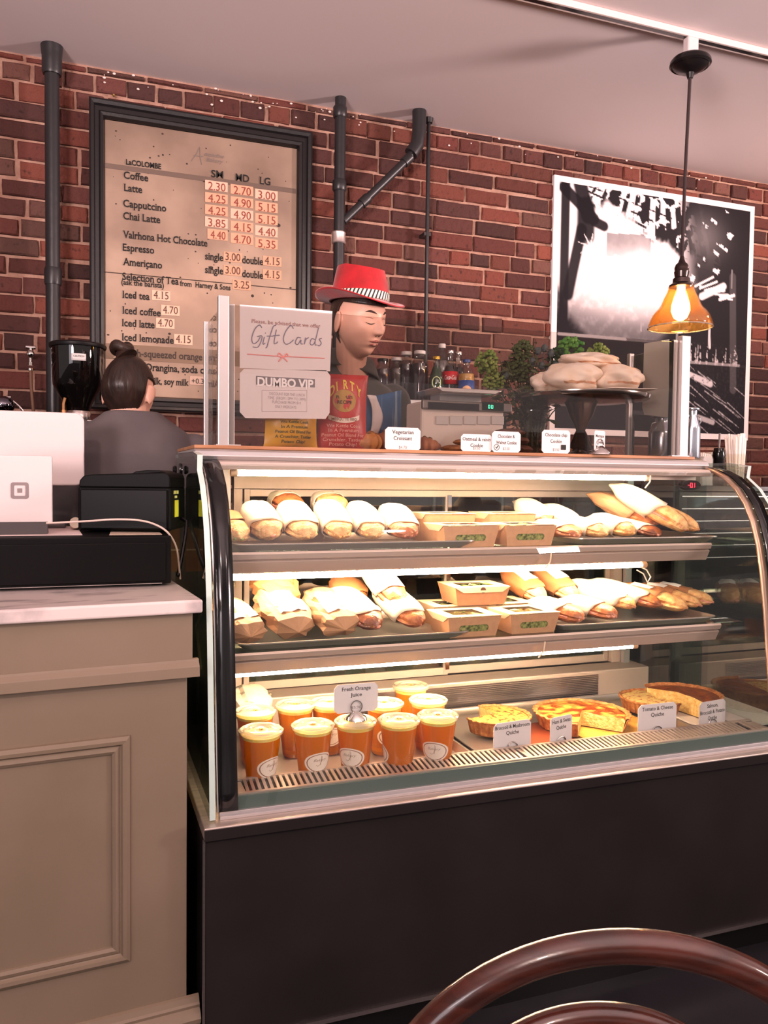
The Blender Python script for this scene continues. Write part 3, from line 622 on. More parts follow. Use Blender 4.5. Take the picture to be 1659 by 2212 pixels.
oc = [(-1.1, zt), (ox, zt), (ox, zb), (-1.1, zb)]; ic = [(-1.1+wd, zt-wd), (ox-wd, zt-wd), (ox-wd, zb+wd), (-1.1+wd, zb+wd)]
for i in range(4): mold(oc[i], oc[(i+1) % 4], ic[i], ic[(i+1) % 4]).build('panel_moulding', taupe, cnt)
zb_ = at(430, 2165, Y=1.66).z
b = B(); b.prism([(0, zb_+.012), (-.006, zb_+.01), (-.010, zb_), (-.014, zb_-.004), (-.013, zb_-.01), (-.022, zb_-.016), (-.028, zb_-.026), (-.026, zb_-.036), (-.02, zb_-.04), (-.02, 0), (0, 0)], 'X', -1.26, .024); b.build('base_moulding', taupe, cnt)
marble = mat('marble', (222, 206, 202), .22, c2=(136, 126, 130), ns=7, thr=(.54, .70), fac=.8, coat=.2, stretch=(1, 3, 1))
top = thing('marble_worktop', 'white veined marble worktop with grey streaks on the beige counter', 'worktop', (.196, 1.672, zm), A)
b = B(); b.box(-1.27, .026, -.028, .5, 0, 1.02-zm+.0035); b.build('marble_slab', marble, top, bevel=.005, seg=3)
ZM = 1.0235
# ================================================================== things on the worktop
dx0, dx1, dy0, dy1 = -.36, .184, 1.868, 2.25
T = thing('cash_drawer', 'long low black cash drawer on the marble worktop', 'cash drawer', (-.05, 2.0, ZM))
b = B(); b.box(dx0, dx1, dy0, dy1, ZM+.006, 1.136); wb(b, 'drawer_case', mat('drawer_black', (11, 9, 10), .5, spec=.12), T, bevel=.003)
b = B(); b.box(dx0+.01, dx1-.012, dy0-.004, dy0, ZM+.012, 1.122); wb(b, 'drawer_front', mat('drawer_black', (11, 9, 10), .5, spec=.12), T, bevel=.002)
for x in (dx0+.03, dx1-.03):
    for y in (dy0+.03, dy1-.03): b = B(); b.lathe([(.01, 0), (.012, .0065)], 12, Matrix.Translation((x, y, ZM))); wb(b, 'foot', blackg, T)
b = B(); b.box(dx0, dx1-.02, dy0-.0045, dy0-.003, ZM+.007, ZM+.0085); wb(b, 'bright_edge', steel, T)
ZD1 = 1.1365
def sheet(name, label, cat, pts, z, m, th=.0006):
    b = B(); b.prism(pts, 'Z', z, z+th); return tag(b.build(name, m), label, cat)
pw = [at(0, 1158, Z=ZD1), at(178, 1156, Z=ZD1), at(165, 1137, Z=ZD1), at(0, 1140, Z=ZD1)]
pm = mat('paper_pink', (232, 208, 204), .5)
sheet('paper_notice', 'printed paper sheet lying flat on the left end of the cash drawer', 'paper', [(p.x-(.1 if i in (0, 3) else 0), p.y) for i, p in enumerate(pw)], ZD1, pm)
for i in range(9):
    p = at(20+i*16, 1147+(i % 2)*3, Z=ZD1+.0008)
pw = [at(236, 1156, Z=ZD1), at(350, 1155, Z=ZD1), at(345, 1150, Z=ZD1), at(240, 1146, Z=ZD1)]
sheet('receipt_slip', 'narrow paper slip lying on the right end of the cash drawer', 'paper', [(p.x, p.y) for p in pw], ZD1, mat('slip', (206, 182, 164), .6))
# receipt printer, rotated a little
a_ = -R(19); T = thing('receipt_printer', 'bulky black receipt printer with yellow stickers on its side', 'printer', (.190, 1.95, ZD1), a_)
pb = mat('printer_black', (10, 9, 10), .5, bump=.04, bs=300, spec=.12)
W_ = .215; hz = at(340, 1026, Y=1.95).z-ZD1
b = B(); b.box(-W_, 0, .003, .155, .004, hz-.028); b.build('printer_body', pb, T, bevel=.006, seg=3)
b = B(); b.prism([(-W_+.004, hz-.030), (-W_+.006, hz-.014), (-W_+.016, hz-.003), (-W_+.035, hz), (-.012, hz+.006), (-.004, hz+.002), (0, hz-.006), (0, hz-.030)], 'Y', -.001, .15); b.build('printer_lid', pb, T, bevel=.003)
b = B(); b.prism([(-.10, hz+.0), (-.085, hz+.008), (-.06, hz+.011), (-.03, hz+.011), (-.015, hz+.006)], 'Y', .02, .13); b.build('roll_cover', pb, T, bevel=.002)
b = B(); b.box(-W_+.008, -.006, -.0035, .002, .008, hz-.034); b.build('front_cover', mat('cover_black', (8, 7, 8), .4, spec=.12), T, bevel=.003)
b = B(); b.box(.0005, .002, .04, .075, .035, .075); tag(b.build('yellow_sticker', mat('sticker_yellow', (226, 222, 60), .5), T), 'bright yellow sticker')
b = B(); b.box(.0005, .002, .03, .05, .09, .098); b.box(.0005, .002, .055, .075, .09, .098); b.box(.0005, .002, .04, .06, .08, .086); tag(b.build('yellow_sticker', mat('sticker_pale', (220, 214, 130), .5), T), 'small pale yellow marks')
b = B(); b.tube([(.002, .1, .03), (.018, .09, .022), (.022, .06, -.01), (.02, .03, -.06), (.018, .0, -.10)], .0045, 8); b.build('printer_cable', blackg, T)
# white cable
pts = [at(100, 1130, Y=1.93), at(150, 1128, Y=1.92), at(200, 1125, Y=1.90), at(250, 1122, Y=1.89), at(300, 1124, Y=1.885), at(335, 1133, Y=1.885), at(362, 1150, Y=1.88), at(380, 1180, Y=1.9), at(386, 1215, Y=1.93), at(390, 1256, Y=1.96)]
for p in pts[:5]: p.z = max(p.z, ZD1+.004)
cr = []
for i in range(len(pts)-1):
    for k_ in range(5):
        t_ = k_/5; P0, P1, P2, P3 = pts[max(i-1, 0)], pts[i], pts[i+1], pts[min(i+2, len(pts)-1)]
        cr.append(.5*((2*P1)+(P2-P0)*t_+(2*P0-5*P1+4*P2-P3)*t_*t_+(3*P1-P0-3*P2+P3)*t_**3))
b = B(); b.tube(cr, .0022, 8); tag(b.build('charging_cable', mat('cable_white', (216, 192, 182), .5)), 'thin white cable trailing over the black cash drawer edge', 'cable')
# tablet stand and till screen
def rrect(x0, x1, z0, z1, r_, n=6, rs=None):
    P_ = []
    for cx_, cz_, a0, k_ in ((x1-r_, z1-r_, 0, 0), (x0+r_, z1-r_, 90, 1), (x0+r_, z0+r_, 180, 2), (x1-r_, z0+r_, 270, 3)):
        for i in range(n+1): a = R(a0+90*i/n); P_.append((cx_+r_*math.cos(a), cz_+r_*math.sin(a)))
    return P_
sy = 1.985
a = at(182, 893, Y=2.19); c_ = at(0, 1048, Y=2.19)
T = thing('till_screen', 'large white till screen seen from behind, at the far left', 'screen', (0, 2.19, ZD1))
b = B(); b.prism(rrect(-.30, a.x, c_.z, a.z, .022), 'Y', 2.18, 2.20); wb(b, 'screen_back', whitep, T, bevel=.005, seg=3)
b = B(); b.prism(rrect(-.288, a.x-.012, c_.z+.012, a.z-.012, .012), 'Y', 2.20, 2.203); wb(b, 'display', blackg, T)
b = B(); b.box(-.16, -.12, 2.195, 2.22, ZD1+.012, c_.z+.06); wb(b, 'stand_neck', whitep, T, bevel=.004)
b = B(); b.box(-.24, -.04, 2.16, 2.245, ZD1, ZD1+.012); wb(b, 'stand_foot', mat('stand_grey', (90, 84, 84), .4), T, bevel=.004)
a = at(113, 985, Y=sy); c_ = at(0, 1131, Y=sy); zb0 = max(c_.z, ZD1+.004)
T = thing('tablet_stand', 'small white card reader stand with a square logo, in front of the till screen', 'card reader', (-.15, sy, ZD1))
b = B(); b.prism(rrect(-.27, a.x, zb0, a.z, .004), 'Y', sy-.006, sy+.012); wb(b, 'stand_back', whitep, T, bevel=.003)
b = B(); b.prism([(sy-.004, zb0+.004), (sy+.035, ZD1), (sy-.035, ZD1), (sy-.02, zb0+.004)], 'X', -.26, a.x-.01); wb(b, 'stand_foot', mat('stand_shadow', (60, 54, 54), .5), T)  # dark foot colour stands in for the shadow under the stand
l0, l1 = at(23, 1042, Y=sy-.007), at(62, 1077, Y=sy-.007); lg = mat('logo_grey', (132, 118, 118), .5); cx_, cz_ = (l0.x+l1.x)/2, (l0.z+l1.z)/2; hs = (l1.x-l0.x)/2
outer, inner = rrect(-hs, hs, -hs, hs, hs*.3), rrect(-hs*.64, hs*.64, -hs*.64, hs*.64, hs*.14)
b = B(); n = len(outer); vs = [(cx_+x, sy-.0072, cz_+z) for x, z in outer]+[(cx_+x, sy-.0072, cz_+z) for x, z in inner]; b.add(vs, [(i, (i+1) % n, n+(i+1) % n, n+i) for i in range(n)])
q = rrect(-hs*.27, hs*.27, -hs*.27, hs*.27, hs*.05); b.add([(cx_+x, sy-.0072, cz_+z) for x, z in q], [tuple(range(len(q)))]); wb(b, 'logo', lg, T)
# ================================================================== bentwood chair
ctr = EYE+ray(1363, 2023)*.70; vx = Vector((rt.x, rt.y, 0)).normalized(); vy = Vector((fw.x, fw.y, 0)).normalized()
ra = math.atan2(vx.y, vx.x); ctr.x += vx.x*-.0
wood = mat('bentwood', (74, 35, 26), .26, c2=(48, 22, 17), ns=14, coat=.5, bump=.02, stretch=(1, 1, 6))
T = thing('bentwood_chair', 'dark red-brown bentwood cafe chair with double hoop back in the foreground', 'chair', (ctr.x, ctr.y, 0), ra)
zt_ = ctr.z-.012; Rr = .225
def hoop(r_, ztop, zbase, th, lean=.06, wbase=None, n=40):
    pts = []
    zc_ = ztop-r_*.92
    wbase = wbase or r_*.86
    for i in range(7): t_ = i/7; pts.append((-wbase-(r_-wbase)*t_, -lean*(1-t_)*1.0, zbase+(zc_-zbase)*t_))
    for i in range(n+1): a = PI-PI*i/n; pts.append((r_*math.cos(a), .0+.006*math.sin(a), zc_+r_*.92*math.sin(a)))
    for i in range(7): t_ = 1-(i+1)/7; pts.append((wbase+(r_-wbase)*t_, -lean*(1-t_), zbase+(zc_-zbase)*t_))
    b = B(); b.tube(pts, th, 16); return b
hoop(Rr, zt_, .46, .0145).build('outer_hoop', wood, T)
b = hoop(.135, zt_-.062, .47, .0115, wbase=.10); o = b.build('inner_hoop', wood, T); o.location = (-.022, .0, 0)
b = B(); b.lathe([(.16, 0), (.2, .004), (.205, .015), (.2, .028), (.18, .03)], 40, Matrix.Translation((0, -.245, .445))); b.build('seat', wood, T)
b = B(); b.tube([(.175*math.cos(i*PI/16), -.245+.175*math.sin(i*PI/16), .42) for i in range(32)], .01, 10, closed=True); b.build('leg_ring', wood, T)
for sx_, y0, x0 in ((-1, -.06, .19), (1, -.06, .19), (-1, -.40, .15), (1, -.40, .15)):
    b = B(); b.tube([(sx_*x0, y0, .46), (sx_*(x0+.01), y0+(.02 if y0 > -.2 else -.01), .25), (sx_*(x0+.03), y0+(.07 if y0 > -.2 else -.04), 0.004)], [.0155, .014, .012], 12); b.build('leg', wood, T)
# ================================================================== food in the case
crusts = [mat('crust_gold', (206, 132, 70), .5, c2=(240, 196, 130), ns=50, bump=.5, bs=110), mat('crust_brown', (142, 76, 42), .35, c2=(196, 120, 66), ns=45, bump=.4, bs=100), mat('crust_pale', (226, 184, 128), .6, c2=(196, 130, 74), ns=55, bump=.7, bs=120), mat('crust_dark', (96, 52, 34), .3, c2=(150, 86, 50), ns=40, bump=.3, bs=90)]
fill_m = [mat('ham_pink', (206, 120, 100), .5, c2=(236, 170, 140), ns=60), mat('lettuce', (128, 146, 62), .5, c2=(186, 190, 110), ns=50), mat('cheese', (240, 196, 110), .5, c2=(220, 140, 80), ns=40)]
wrapW = thin('wrap_white', (246, 228, 200), .25, .6, bump=.15)
wrapK = thin('wrap_kraft', (188, 142, 102), .22, .6, bump=.2)
wrapB = thin('wrap_brown', (178, 118, 74), .18, .6, bump=.2)
stick = mat('sticker_white', (246, 238, 232), .6)
def sup(a, e=.75):
    c, s = math.cos(a), math.sin(a); return (math.copysign(abs(c)**e, c), math.copysign(abs(s)**e, s))
def sandwich(name, label, cat, p, w_=.085, h=.062, L=.19, yaw=0, tilt=14, crust=0, wrap=wrapW, fill=0, v0=.30, seed=0, sticker=None, group=None, roll=0, text=None):
    T = thing(name, label, cat, tuple(p), group=group, rot=(R(tilt), R(roll), yaw))
    so = Vector((seed*3.1, seed*1.3, seed*.7)); crk = .26 if v0 < .1 else (.11 if wrap is wrapK or wrap is wrapB else .05)
    def f(u, v):
        a = 2*PI*u; c, s = sup(a, .85); e = max(0, 1-abs(2*v-1)**3.2)**.5; k = 1+.10*noise.noise(Vector((c*1.5, s*1.5, v*5))+so)+.07*noise.noise(Vector((c*4, s*4, v*13))+so)
        gro = 1-.16*math.exp(-((s+.05)/.12)**2)
        return (c*w_/2*e*k*gro, L*(v+.0), h*.5+s*h/2*e*k*(1 if s > 0 else .85))
    B().grid(f, 28, 18, True).build('bread', crusts[crust], T)
    def g_(u, v):
        a = 2*PI*u; rr_ = .97+.16*noise.noise(Vector((math.cos(a)*4, math.sin(a)*4, seed)))
        return (math.cos(a)*w_/2*rr_*v, L*.5+math.sin(a)*L*.5*rr_*v, h*.46+.004*noise.noise(Vector((a*6, v*3, seed))))
    if v0 >= .1: B().grid(g_, 40, 3, True).build('filling', fill_m[fill], T, solid=.006)
    def wv(u, v, k0=1.05):
        a = 2*PI*u+PI/2; c, s = sup(a, .8); st = v0+.10*math.cos(a*1-PI/2)*-.6+.035*noise.noise(Vector((u*7, seed, 1))); st = -.03 if v0 < .1 else st; vv = st+(1.04-st)*v
        e = max(.0, 1-abs(2*max(0, min(vv, 1))-1)**3.2)**.5; e = max(e, .55 if vv > .5 else (.86 if v0 < .1 else 0)); e *= (.02 if v == 0 and v0 < .1 else 1)
        if vv > .93: s *= 1-.8*(vv-.93)/.11
        k = k0*(1+crk*noise.noise(Vector((c*3+seed, s*3, v*4)))+crk*.8*abs(noise.noise(Vector((c*6+seed, s*6, v*9)))))
        return (c*w_/2*e*k, L*vv, h*.5+s*h/2*e*k*1.02)
    B().grid(wv, *((20, 11) if v0 < .1 else (36, 14)), True, sm=(v0 >= .1)).build('paper_wrap', wrap, T, solid=.0012)
    if sticker:
        q = B(); q.grid(lambda u, v: Vector(wv(.10-.22*u, .22+.42*v, 1.05))+Vector((0, 0, .0025)), 8, 6)
        o = q.build('sticker', stick, T); tag(o, 'white paper sticker')
        if text:
            for s_, t0, hh_, ww_ in (('TUNA', .74, .16, .4), ('Tuna salad, sweet', .52, .10, .8), ('tomato, greens', .36, .10, .7), ('$7.95', .14, .10, .3)):
                gv, gf = glyphs(s_, .0, False); gx = max(q_[0] for q_ in gv)
                lb = B(); lb.add([Vector(wv(.10-.22*(.5+(q_[0]/gx-.5)*ww_), .22+.42*(t0+q_[1]*hh_)))+Vector((0, 0, .0042)) for q_ in gv], gf); lb.build('lettering', greyink, o)
    return T
def tray(label, x0, x1, y0, y1, z, h=.018, group=None):
    T = thing('metal_tray', label, 'tray', ((x0+x1)/2, (y0+y1)/2, z), group=group)
    b = B(); n = 8
    def rr(k_): return rrect(x0+k_, x1-k_, y0+k_, y1-k_, .028, 6)
    rings = [(rr(.014), z), (rr(.006), z+h*.5), (rr(.002), z+h), (rr(-.004), z+h), (rr(-.004), z+h-.003), (rr(0), z+h-.003), (rr(.006), z+h*.5-.002)]
    vs = [(x, y, zz) for r_, zz in rings for x, y in r_]; m_ = len(rings[0][0]); fs = []
    for j in range(len(rings)-1):
        for i in range(m_): fs.append((j*m_+i, j*m_+(i+1) % m_, (j+1)*m_+(i+1) % m_, (j+1)*m_+i))
    fs.append(tuple(range(m_))); b.add(vs, fs, None, True); wb(b, 'pan', mat('tray_metal', (206, 192, 182), .3, .9), T); return T
tray('silver tray of paper-wrapped rolls at the left of the top shelf', .325, .93, Y1+.012, 2.17, Z1+.0005)
tray('silver tray of small rolls at the right of the top shelf', 1.235, 1.70, Y1+.012, 2.17, Z1+.0005)
tray('silver tray of tuna sandwiches at the left of the middle shelf', .325, .895, Y2+.012, 2.14, Z2+.0005)
tray('silver tray of seeded rolls at the right of the middle shelf', 1.155, 1.66, Y2+.012, 2.14, Z2+.0005)
tray('wide silver tray under the orange juice cups', .31, .90, 1.765, 2.17, ZD+.0005)
tray('silver tray under the quiches', .925, 1.72, 1.765, 2.17, ZD+.0005, h=.014)
def on(px_, py_, z): return at(px_, py_, Z=z)
def row(name, cat, group, z, items):
    for i, d in enumerate(items):
        x, yw = d.pop('at'); lab = d.pop('label'); y = d.pop('y'); d.setdefault('seed', i+z*10)
        p = Vector((0, 0, 0)); q = at(x, 1100, Y=y); p = Vector((q.x, y, z+d.pop('dz', 0)))
        sandwich(name, lab, cat, p, yaw=R(yw), group=group, **d)
S1 = Z1+.0030
row('wrapped_sandwich', 'sandwich', 'wrapped sandwiches on the top shelf', S1, [
    dict(at=(519, 6), y=1.90, label='leftmost sandwich on the top shelf, lettuce spilling from its open end', w_=.075, h=.05, crust=2, fill=1, tilt=15, v0=.42, wrap=wrapK),
    dict(at=(583, 2), y=1.895, label='second roll from the left on the top shelf, with crumbly seeded end', w_=.083, h=.066, crust=2, fill=0, tilt=17, v0=.22, L=.2),
    dict(at=(661, 0), y=1.90, label='white-wrapped ciabatta roll between the crumbly roll and the middle of the top tray', w_=.085, h=.058, crust=2, fill=2, tilt=20, v0=.24, L=.2),
    dict(at=(738, -2), y=1.90, label='fourth wrapped roll from the left on the top shelf, golden crust', w_=.078, h=.058, crust=0, fill=2, tilt=21, v0=.22, L=.2),
    dict(at=(808, -3), y=1.905, label='fifth wrapped roll from the left on the top shelf, pale floury end', w_=.078, h=.056, crust=2, fill=2, tilt=20, v0=.20, L=.2),
    dict(at=(880, -6), y=1.905, label='wrapped roll with red-brown crust beside the salad boxes on the top shelf', w_=.088, h=.052, crust=1, fill=0, tilt=19, v0=.24, L=.2),
    dict(at=(640, 10), y=2.06, label='dark roll end peeping up behind the white wrappers, left of centre', w_=.08, h=.06, crust=1, tilt=10, v0=.5, L=.14, dz=.055),
    dict(at=(732, 6), y=2.06, label='orange-crusted roll peeping up behind the white wrappers', w_=.085, h=.06, crust=0, tilt=10, v0=.5, L=.14, dz=.055)])
row('small_wrapped_roll', 'sandwich', 'small rolls on the top right tray', S1, [
    dict(at=(1250, 18), y=1.90, label='flat roll with cracked brown crust at the left end of the top right tray', w_=.085, h=.04, L=.15, crust=1, tilt=10, v0=.35),
    dict(at=(1310, 14), y=1.905, label='small pale roll second from the left on the top right tray', w_=.065, h=.045, L=.16, crust=2, tilt=10, v0=.28, fill=2),
    dict(at=(1366, 12), y=1.905, label='small browned roll third from the left on the top right tray', w_=.07, h=.05, L=.16, crust=0, tilt=12, v0=.25, fill=2),
    dict(at=(1425, 16), y=1.905, label='low wrapped roll with dark end under the leaning baguette', w_=.08, h=.036, L=.16, crust=3, tilt=12, v0=.3),
    dict(at=(1240, 18), y=2.03, label='white wrapped roll in the back row between salad boxes and baguettes', w_=.085, h=.05, L=.13, crust=0, tilt=18, v0=.1, dz=.02),
    dict(at=(1180, 14), y=2.04, label='white wrapped roll in the back row just behind the rightmost salad box', w_=.085, h=.05, L=.13, crust=0, tilt=22, v0=.1, dz=.03)])
row('wrapped_baguette', 'baguette', 'baguettes leaning on the top right tray', S1, [
    dict(at=(1478, 36), y=1.885, label='large baguette sandwich in bright paper leaning back at the right of the top shelf', w_=.075, h=.062, L=.25, crust=0, tilt=29, v0=.42, fill=0, dz=.004),
    dict(at=(1505, 34), y=1.915, label='rightmost baguette of the top shelf, mostly unwrapped', w_=.06, h=.055, L=.24, crust=0, tilt=22, v0=.6, wrap=wrapB, dz=.004),
    dict(at=(1415, 32), y=1.955, label='baguette in kraft paper lying behind the large leaning one', w_=.062, h=.05, L=.22, crust=1, tilt=21, v0=.32, wrap=wrapK, dz=.022)])
S2 = Z2+.0030
row('wrapped_sandwich', 'sandwich', 'wrapped sandwiches on the middle shelf', S2, [
    dict(at=(537, 14), y=1.845, label='kraft-wrapped sandwich cut off by the black edge at the left of the middle shelf', w_=.10, h=.055, crust=1, wrap=wrapK, tilt=16, v0=.03, sticker=True),
    dict(at=(640, 12), y=1.865, label='tuna sandwich in folded kraft paper with white sticker, second on the middle shelf', w_=.105, h=.062, crust=1, wrap=wrapK, tilt=22, v0=.03, sticker=True, fill=0, text=True),
    dict(at=(742, 8), y=1.865, label='tuna sandwich in kraft paper with grainy top and white sticker, third on the middle shelf', w_=.10, h=.058, crust=3, wrap=wrapK, tilt=20, v0=.03, sticker=True, text=True),
    dict(at=(812, 16), y=1.865, label='roll with shiny brown end in white wrapper at mid left of the middle shelf', w_=.09, h=.056, L=.2, crust=3, wrap=wrapW, tilt=20, v0=.24),
    dict(at=(905, 14), y=1.865, label='roll with blistered end beside the salad boxes on the middle shelf', w_=.085, h=.056, L=.2, crust=1, wrap=wrapW, tilt=22, v0=.22, fill=0),
    dict(at=(866, 22), y=1.93, label='tall roll standing upright with brown wrapper fold, behind the shiny roll', w_=.075, h=.06, L=.2, crust=1, wrap=wrapW, tilt=38, v0=.35, dz=.03),
    dict(at=(770, 4), y=2.0, label='round brown-topped sandwich in tan paper behind the tuna sandwiches', w_=.085, h=.05, L=.13, crust=1, wrap=wrapB, tilt=20, v0=.2, dz=.045),
    dict(at=(610, 8), y=1.98, label='tall kraft paper bundle behind the first tuna sandwich', w_=.10, h=.06, L=.15, crust=1, wrap=wrapB, tilt=30, v0=.0, dz=.055)])
row('brown_wrapped_roll', 'sandwich', 'stickered wraps leaning at the middle shelf', S2, [
    dict(at=(1172, 12), y=1.985, label='left one of two leaning kraft-wrapped rolls with white stickers, middle shelf', w_=.075, h=.055, L=.18, crust=0, wrap=wrapB, tilt=22, v0=.22, sticker=True, dz=.03),
    dict(at=(1240, 11), y=1.985, label='right one of two leaning kraft-wrapped rolls with white stickers, middle shelf', w_=.078, h=.055, L=.18, crust=0, wrap=wrapB, tilt=23, v0=.22, sticker=True, dz=.03)])
row('seeded_roll', 'sandwich', 'rolls on the middle right tray', S2, [
    dict(at=(1262, 30), y=1.83, label='round brown roll at the front left of the middle right tray', w_=.088, h=.048, L=.16, crust=1, tilt=11, v0=.40),
    dict(at=(1335, 30), y=1.845, label='second round brown roll from the left on the middle right tray', w_=.086, h=.046, L=.16, crust=1, tilt=11, v0=.38),
    dict(at=(1375, 34), y=1.90, label='golden long roll in white paper behind the two round brown rolls', w_=.068, h=.05, L=.21, crust=0, tilt=14, v0=.22, dz=.012),
    dict(at=(1430, 36), y=1.90, label='dark long roll in white paper at the middle of the right tray', w_=.068, h=.05, L=.22, crust=1, tilt=13, v0=.25, dz=.012),
    dict(at=(1488, 34), y=1.875, label='bare-ended golden roll in tan paper with sticker on the middle right tray', w_=.072, h=.052, L=.21, crust=0, tilt=11, v0=.42, wrap=wrapB, sticker=True, dz=.004),
    dict(at=(1518, 34), y=1.92, label='tan paper roll second from the right end of the middle shelf', w_=.066, h=.048, L=.2, crust=0, tilt=10, v0=.45, wrap=wrapB, sticker=True, dz=.004),
    dict(at=(1545, 38), y=1.95, label='rightmost roll of the middle shelf, cut end facing the glass', w_=.066, h=.05, L=.2, crust=0, tilt=8, v0=.4, wrap=wrapB, sticker=True, dz=.004)])
# ---- salad boxes
salad_m = [thin('salad_green', (176, 196, 112), .3, .4), thin('salad_pale', (232, 234, 180), .3, .4), thin('salad_dark', (112, 132, 66), .3, .4), mat('salad_red', (132, 62, 66), .4)]
pane_m = glassy('box_window', (232, 238, 230), .06)
def salad_box(label, px_, y, z, w_=.142, d_=.125, h=.046, yaw=0, win=True, seed=0, group='kraft salad boxes', hang=False):
    q = at(px_, 1100, Y=y); T = thing('salad_box', label, 'salad box', (q.x, y, z), R(yaw), group)
    i_ = .010; b = B(); w2 = w_/2
    bot = [(-w2+i_, i_), (w2-i_, i_), (w2-i_, d_-i_), (-w2+i_, d_-i_)]; tp_ = [(-w2, 0), (w2, 0), (w2, d_), (-w2, d_)]
    b.add([(x, y_, 0) for x, y_ in bot]+[(x, y_, h-.002) for x, y_ in tp_], [(3, 2, 1, 0)]+[(i, (i+1) % 4, 4+(i+1) % 4, 4+i) for i in range(4)])
    b.build('box_body', kraft, T, solid=.0012)
    wi = [(-w2+.028, .026), (w2-.028, .026), (w2-.028, d_-.026), (-w2+.028, d_-.026)]; k_ = .0015; tp2 = [(-w2-k_, -k_), (w2+k_, -k_), (w2+k_, d_+k_), (-w2-k_, d_+k_)]
    b = B(); b.add([(x, y_, h) for x, y_ in tp2]+[(x, y_, h) for x, y_ in wi], [(i, (i+1) % 4, 4+(i+1) % 4, 4+i) for i in range(4)])
    b.add([(-w2-k_, -k_, h), (w2+k_, -k_, h), (w2*.72, -k_-.001, h-.014), (-w2*.72, -k_-.001, h-.014)], [(0, 1, 2, 3)]) if hang else b.add([(-w2-k_, -k_, h), (-w2-k_, d_+k_, h), (-w2-k_*.5+.002, d_*.75, h-.016), (-w2-k_*.5+.002, d_*.25, h-.016)], [(0, 1, 2, 3)])
    b.build('lid', mat('kraft_light', (222, 186, 148), .7), T, solid=.0014)
    b = B(); b.box(wi[0][0]-.002, wi[1][0]+.002, wi[0][1]-.002, wi[2][1]+.002, h-.0022, h-.0016); b.build('window', pane_m, T)
    gg = random.Random(seed); S = B()
    for k_ in range(46):
        cx_, cy_, cz_ = gg.uniform(-w2+.03, w2-.03), gg.uniform(.03, d_-.03), h-.008+gg.uniform(-.006, .004); l_ = gg.uniform(.012, .026); an = gg.uniform(0, 6.3); S.m = gg.choice([0, 0, 1, 1, 2, 3])
        M_ = Matrix.Translation((cx_, cy_, cz_)) @ Matrix.Rotation(an, 4, 'Z') @ Matrix.Rotation(gg.uniform(-.6, .6), 4, 'X')
        S.add([(-l_, 0, 0), (-l_*.3, l_*.3, .002), (l_*.4, l_*.22, .0), (l_, .0, .002), (l_*.3, -l_*.3, .003), (-l_*.4, -l_*.25, 0)], [(0, 1, 2, 3, 4, 5)], None, False, M_)
    S.m = 2; S.box(-w2+.02, w2-.02, .02, d_-.02, h*.3, h-.018)
    tag(S.build('salad', salad_m, T), kind='stuff')
    if not hang:
        ov = []; rr_ = .0085
        for i in range(20):
            a = 2*PI*i/20; ov.append((math.copysign(w_*.22, math.cos(a))+rr_*math.cos(a), h*.42+rr_*math.sin(a)))
        sl_ = lambda z_: i_*(1-z_/h)-.0012
        b = B(); b.add([(x, sl_(z_), z_) for x, z_ in ov], [tuple(range(20))]); b.build('front_window', mat('salad_window', (62, 66, 34), .3, c2=(150, 150, 84), ns=140, coat=.6), T)
    else:
        b = B(); b.lathe([(0, 0), (.008, 0)][1:]+[(.008, .0006)], 16, Matrix.Translation((0, -.0022, h-.008)) @ Matrix.Rotation(PI/2, 4, 'X')); b.build('tab_hole', mat('hole_dark', (70, 40, 26), .8), T)
    return T
salad_box('left one of the two front salad boxes on the top shelf', 1020, 1.853, Z1+.0005, w_=.155, h=.055, seed=1)
salad_box('right one of the two front salad boxes on the top shelf', 1149, 1.853, Z1+.0005, w_=.150, h=.055, seed=2)
salad_box('left box of the pair stacked at the back of the top shelf', 975, 1.992, Z1+.0005, w_=.145, h=.078, seed=3)
salad_box('right box of the pair stacked at the back of the top shelf', 1108, 1.992, Z1+.0005, w_=.145, h=.078, seed=4)
salad_box('left front salad box on the middle shelf, greens under its window', 1030, 1.806, Z2+.0005, w_=.145, d_=.13, h=.052, seed=5)
salad_box('right front salad box on the middle shelf, shredded cabbage under its window', 1161, 1.806, Z2+.0005, w_=.143, d_=.13, h=.052, seed=6)
salad_box('left rear salad box on the middle shelf, mostly under the closed box', 1000, 1.945, Z2+.0005, w_=.15, h=.056, seed=7)
salad_box('right rear salad box on the middle shelf, beside the leaning wraps', 1118, 1.945, Z2+.0005, w_=.115, h=.056, seed=8)
salad_box('orange-brown salad box with scalloped flap, sitting on top of the other boxes', 1046, 1.925, Z2+.0590, w_=.155, d_=.13, h=.048, yaw=-3, seed=9, hang=True)
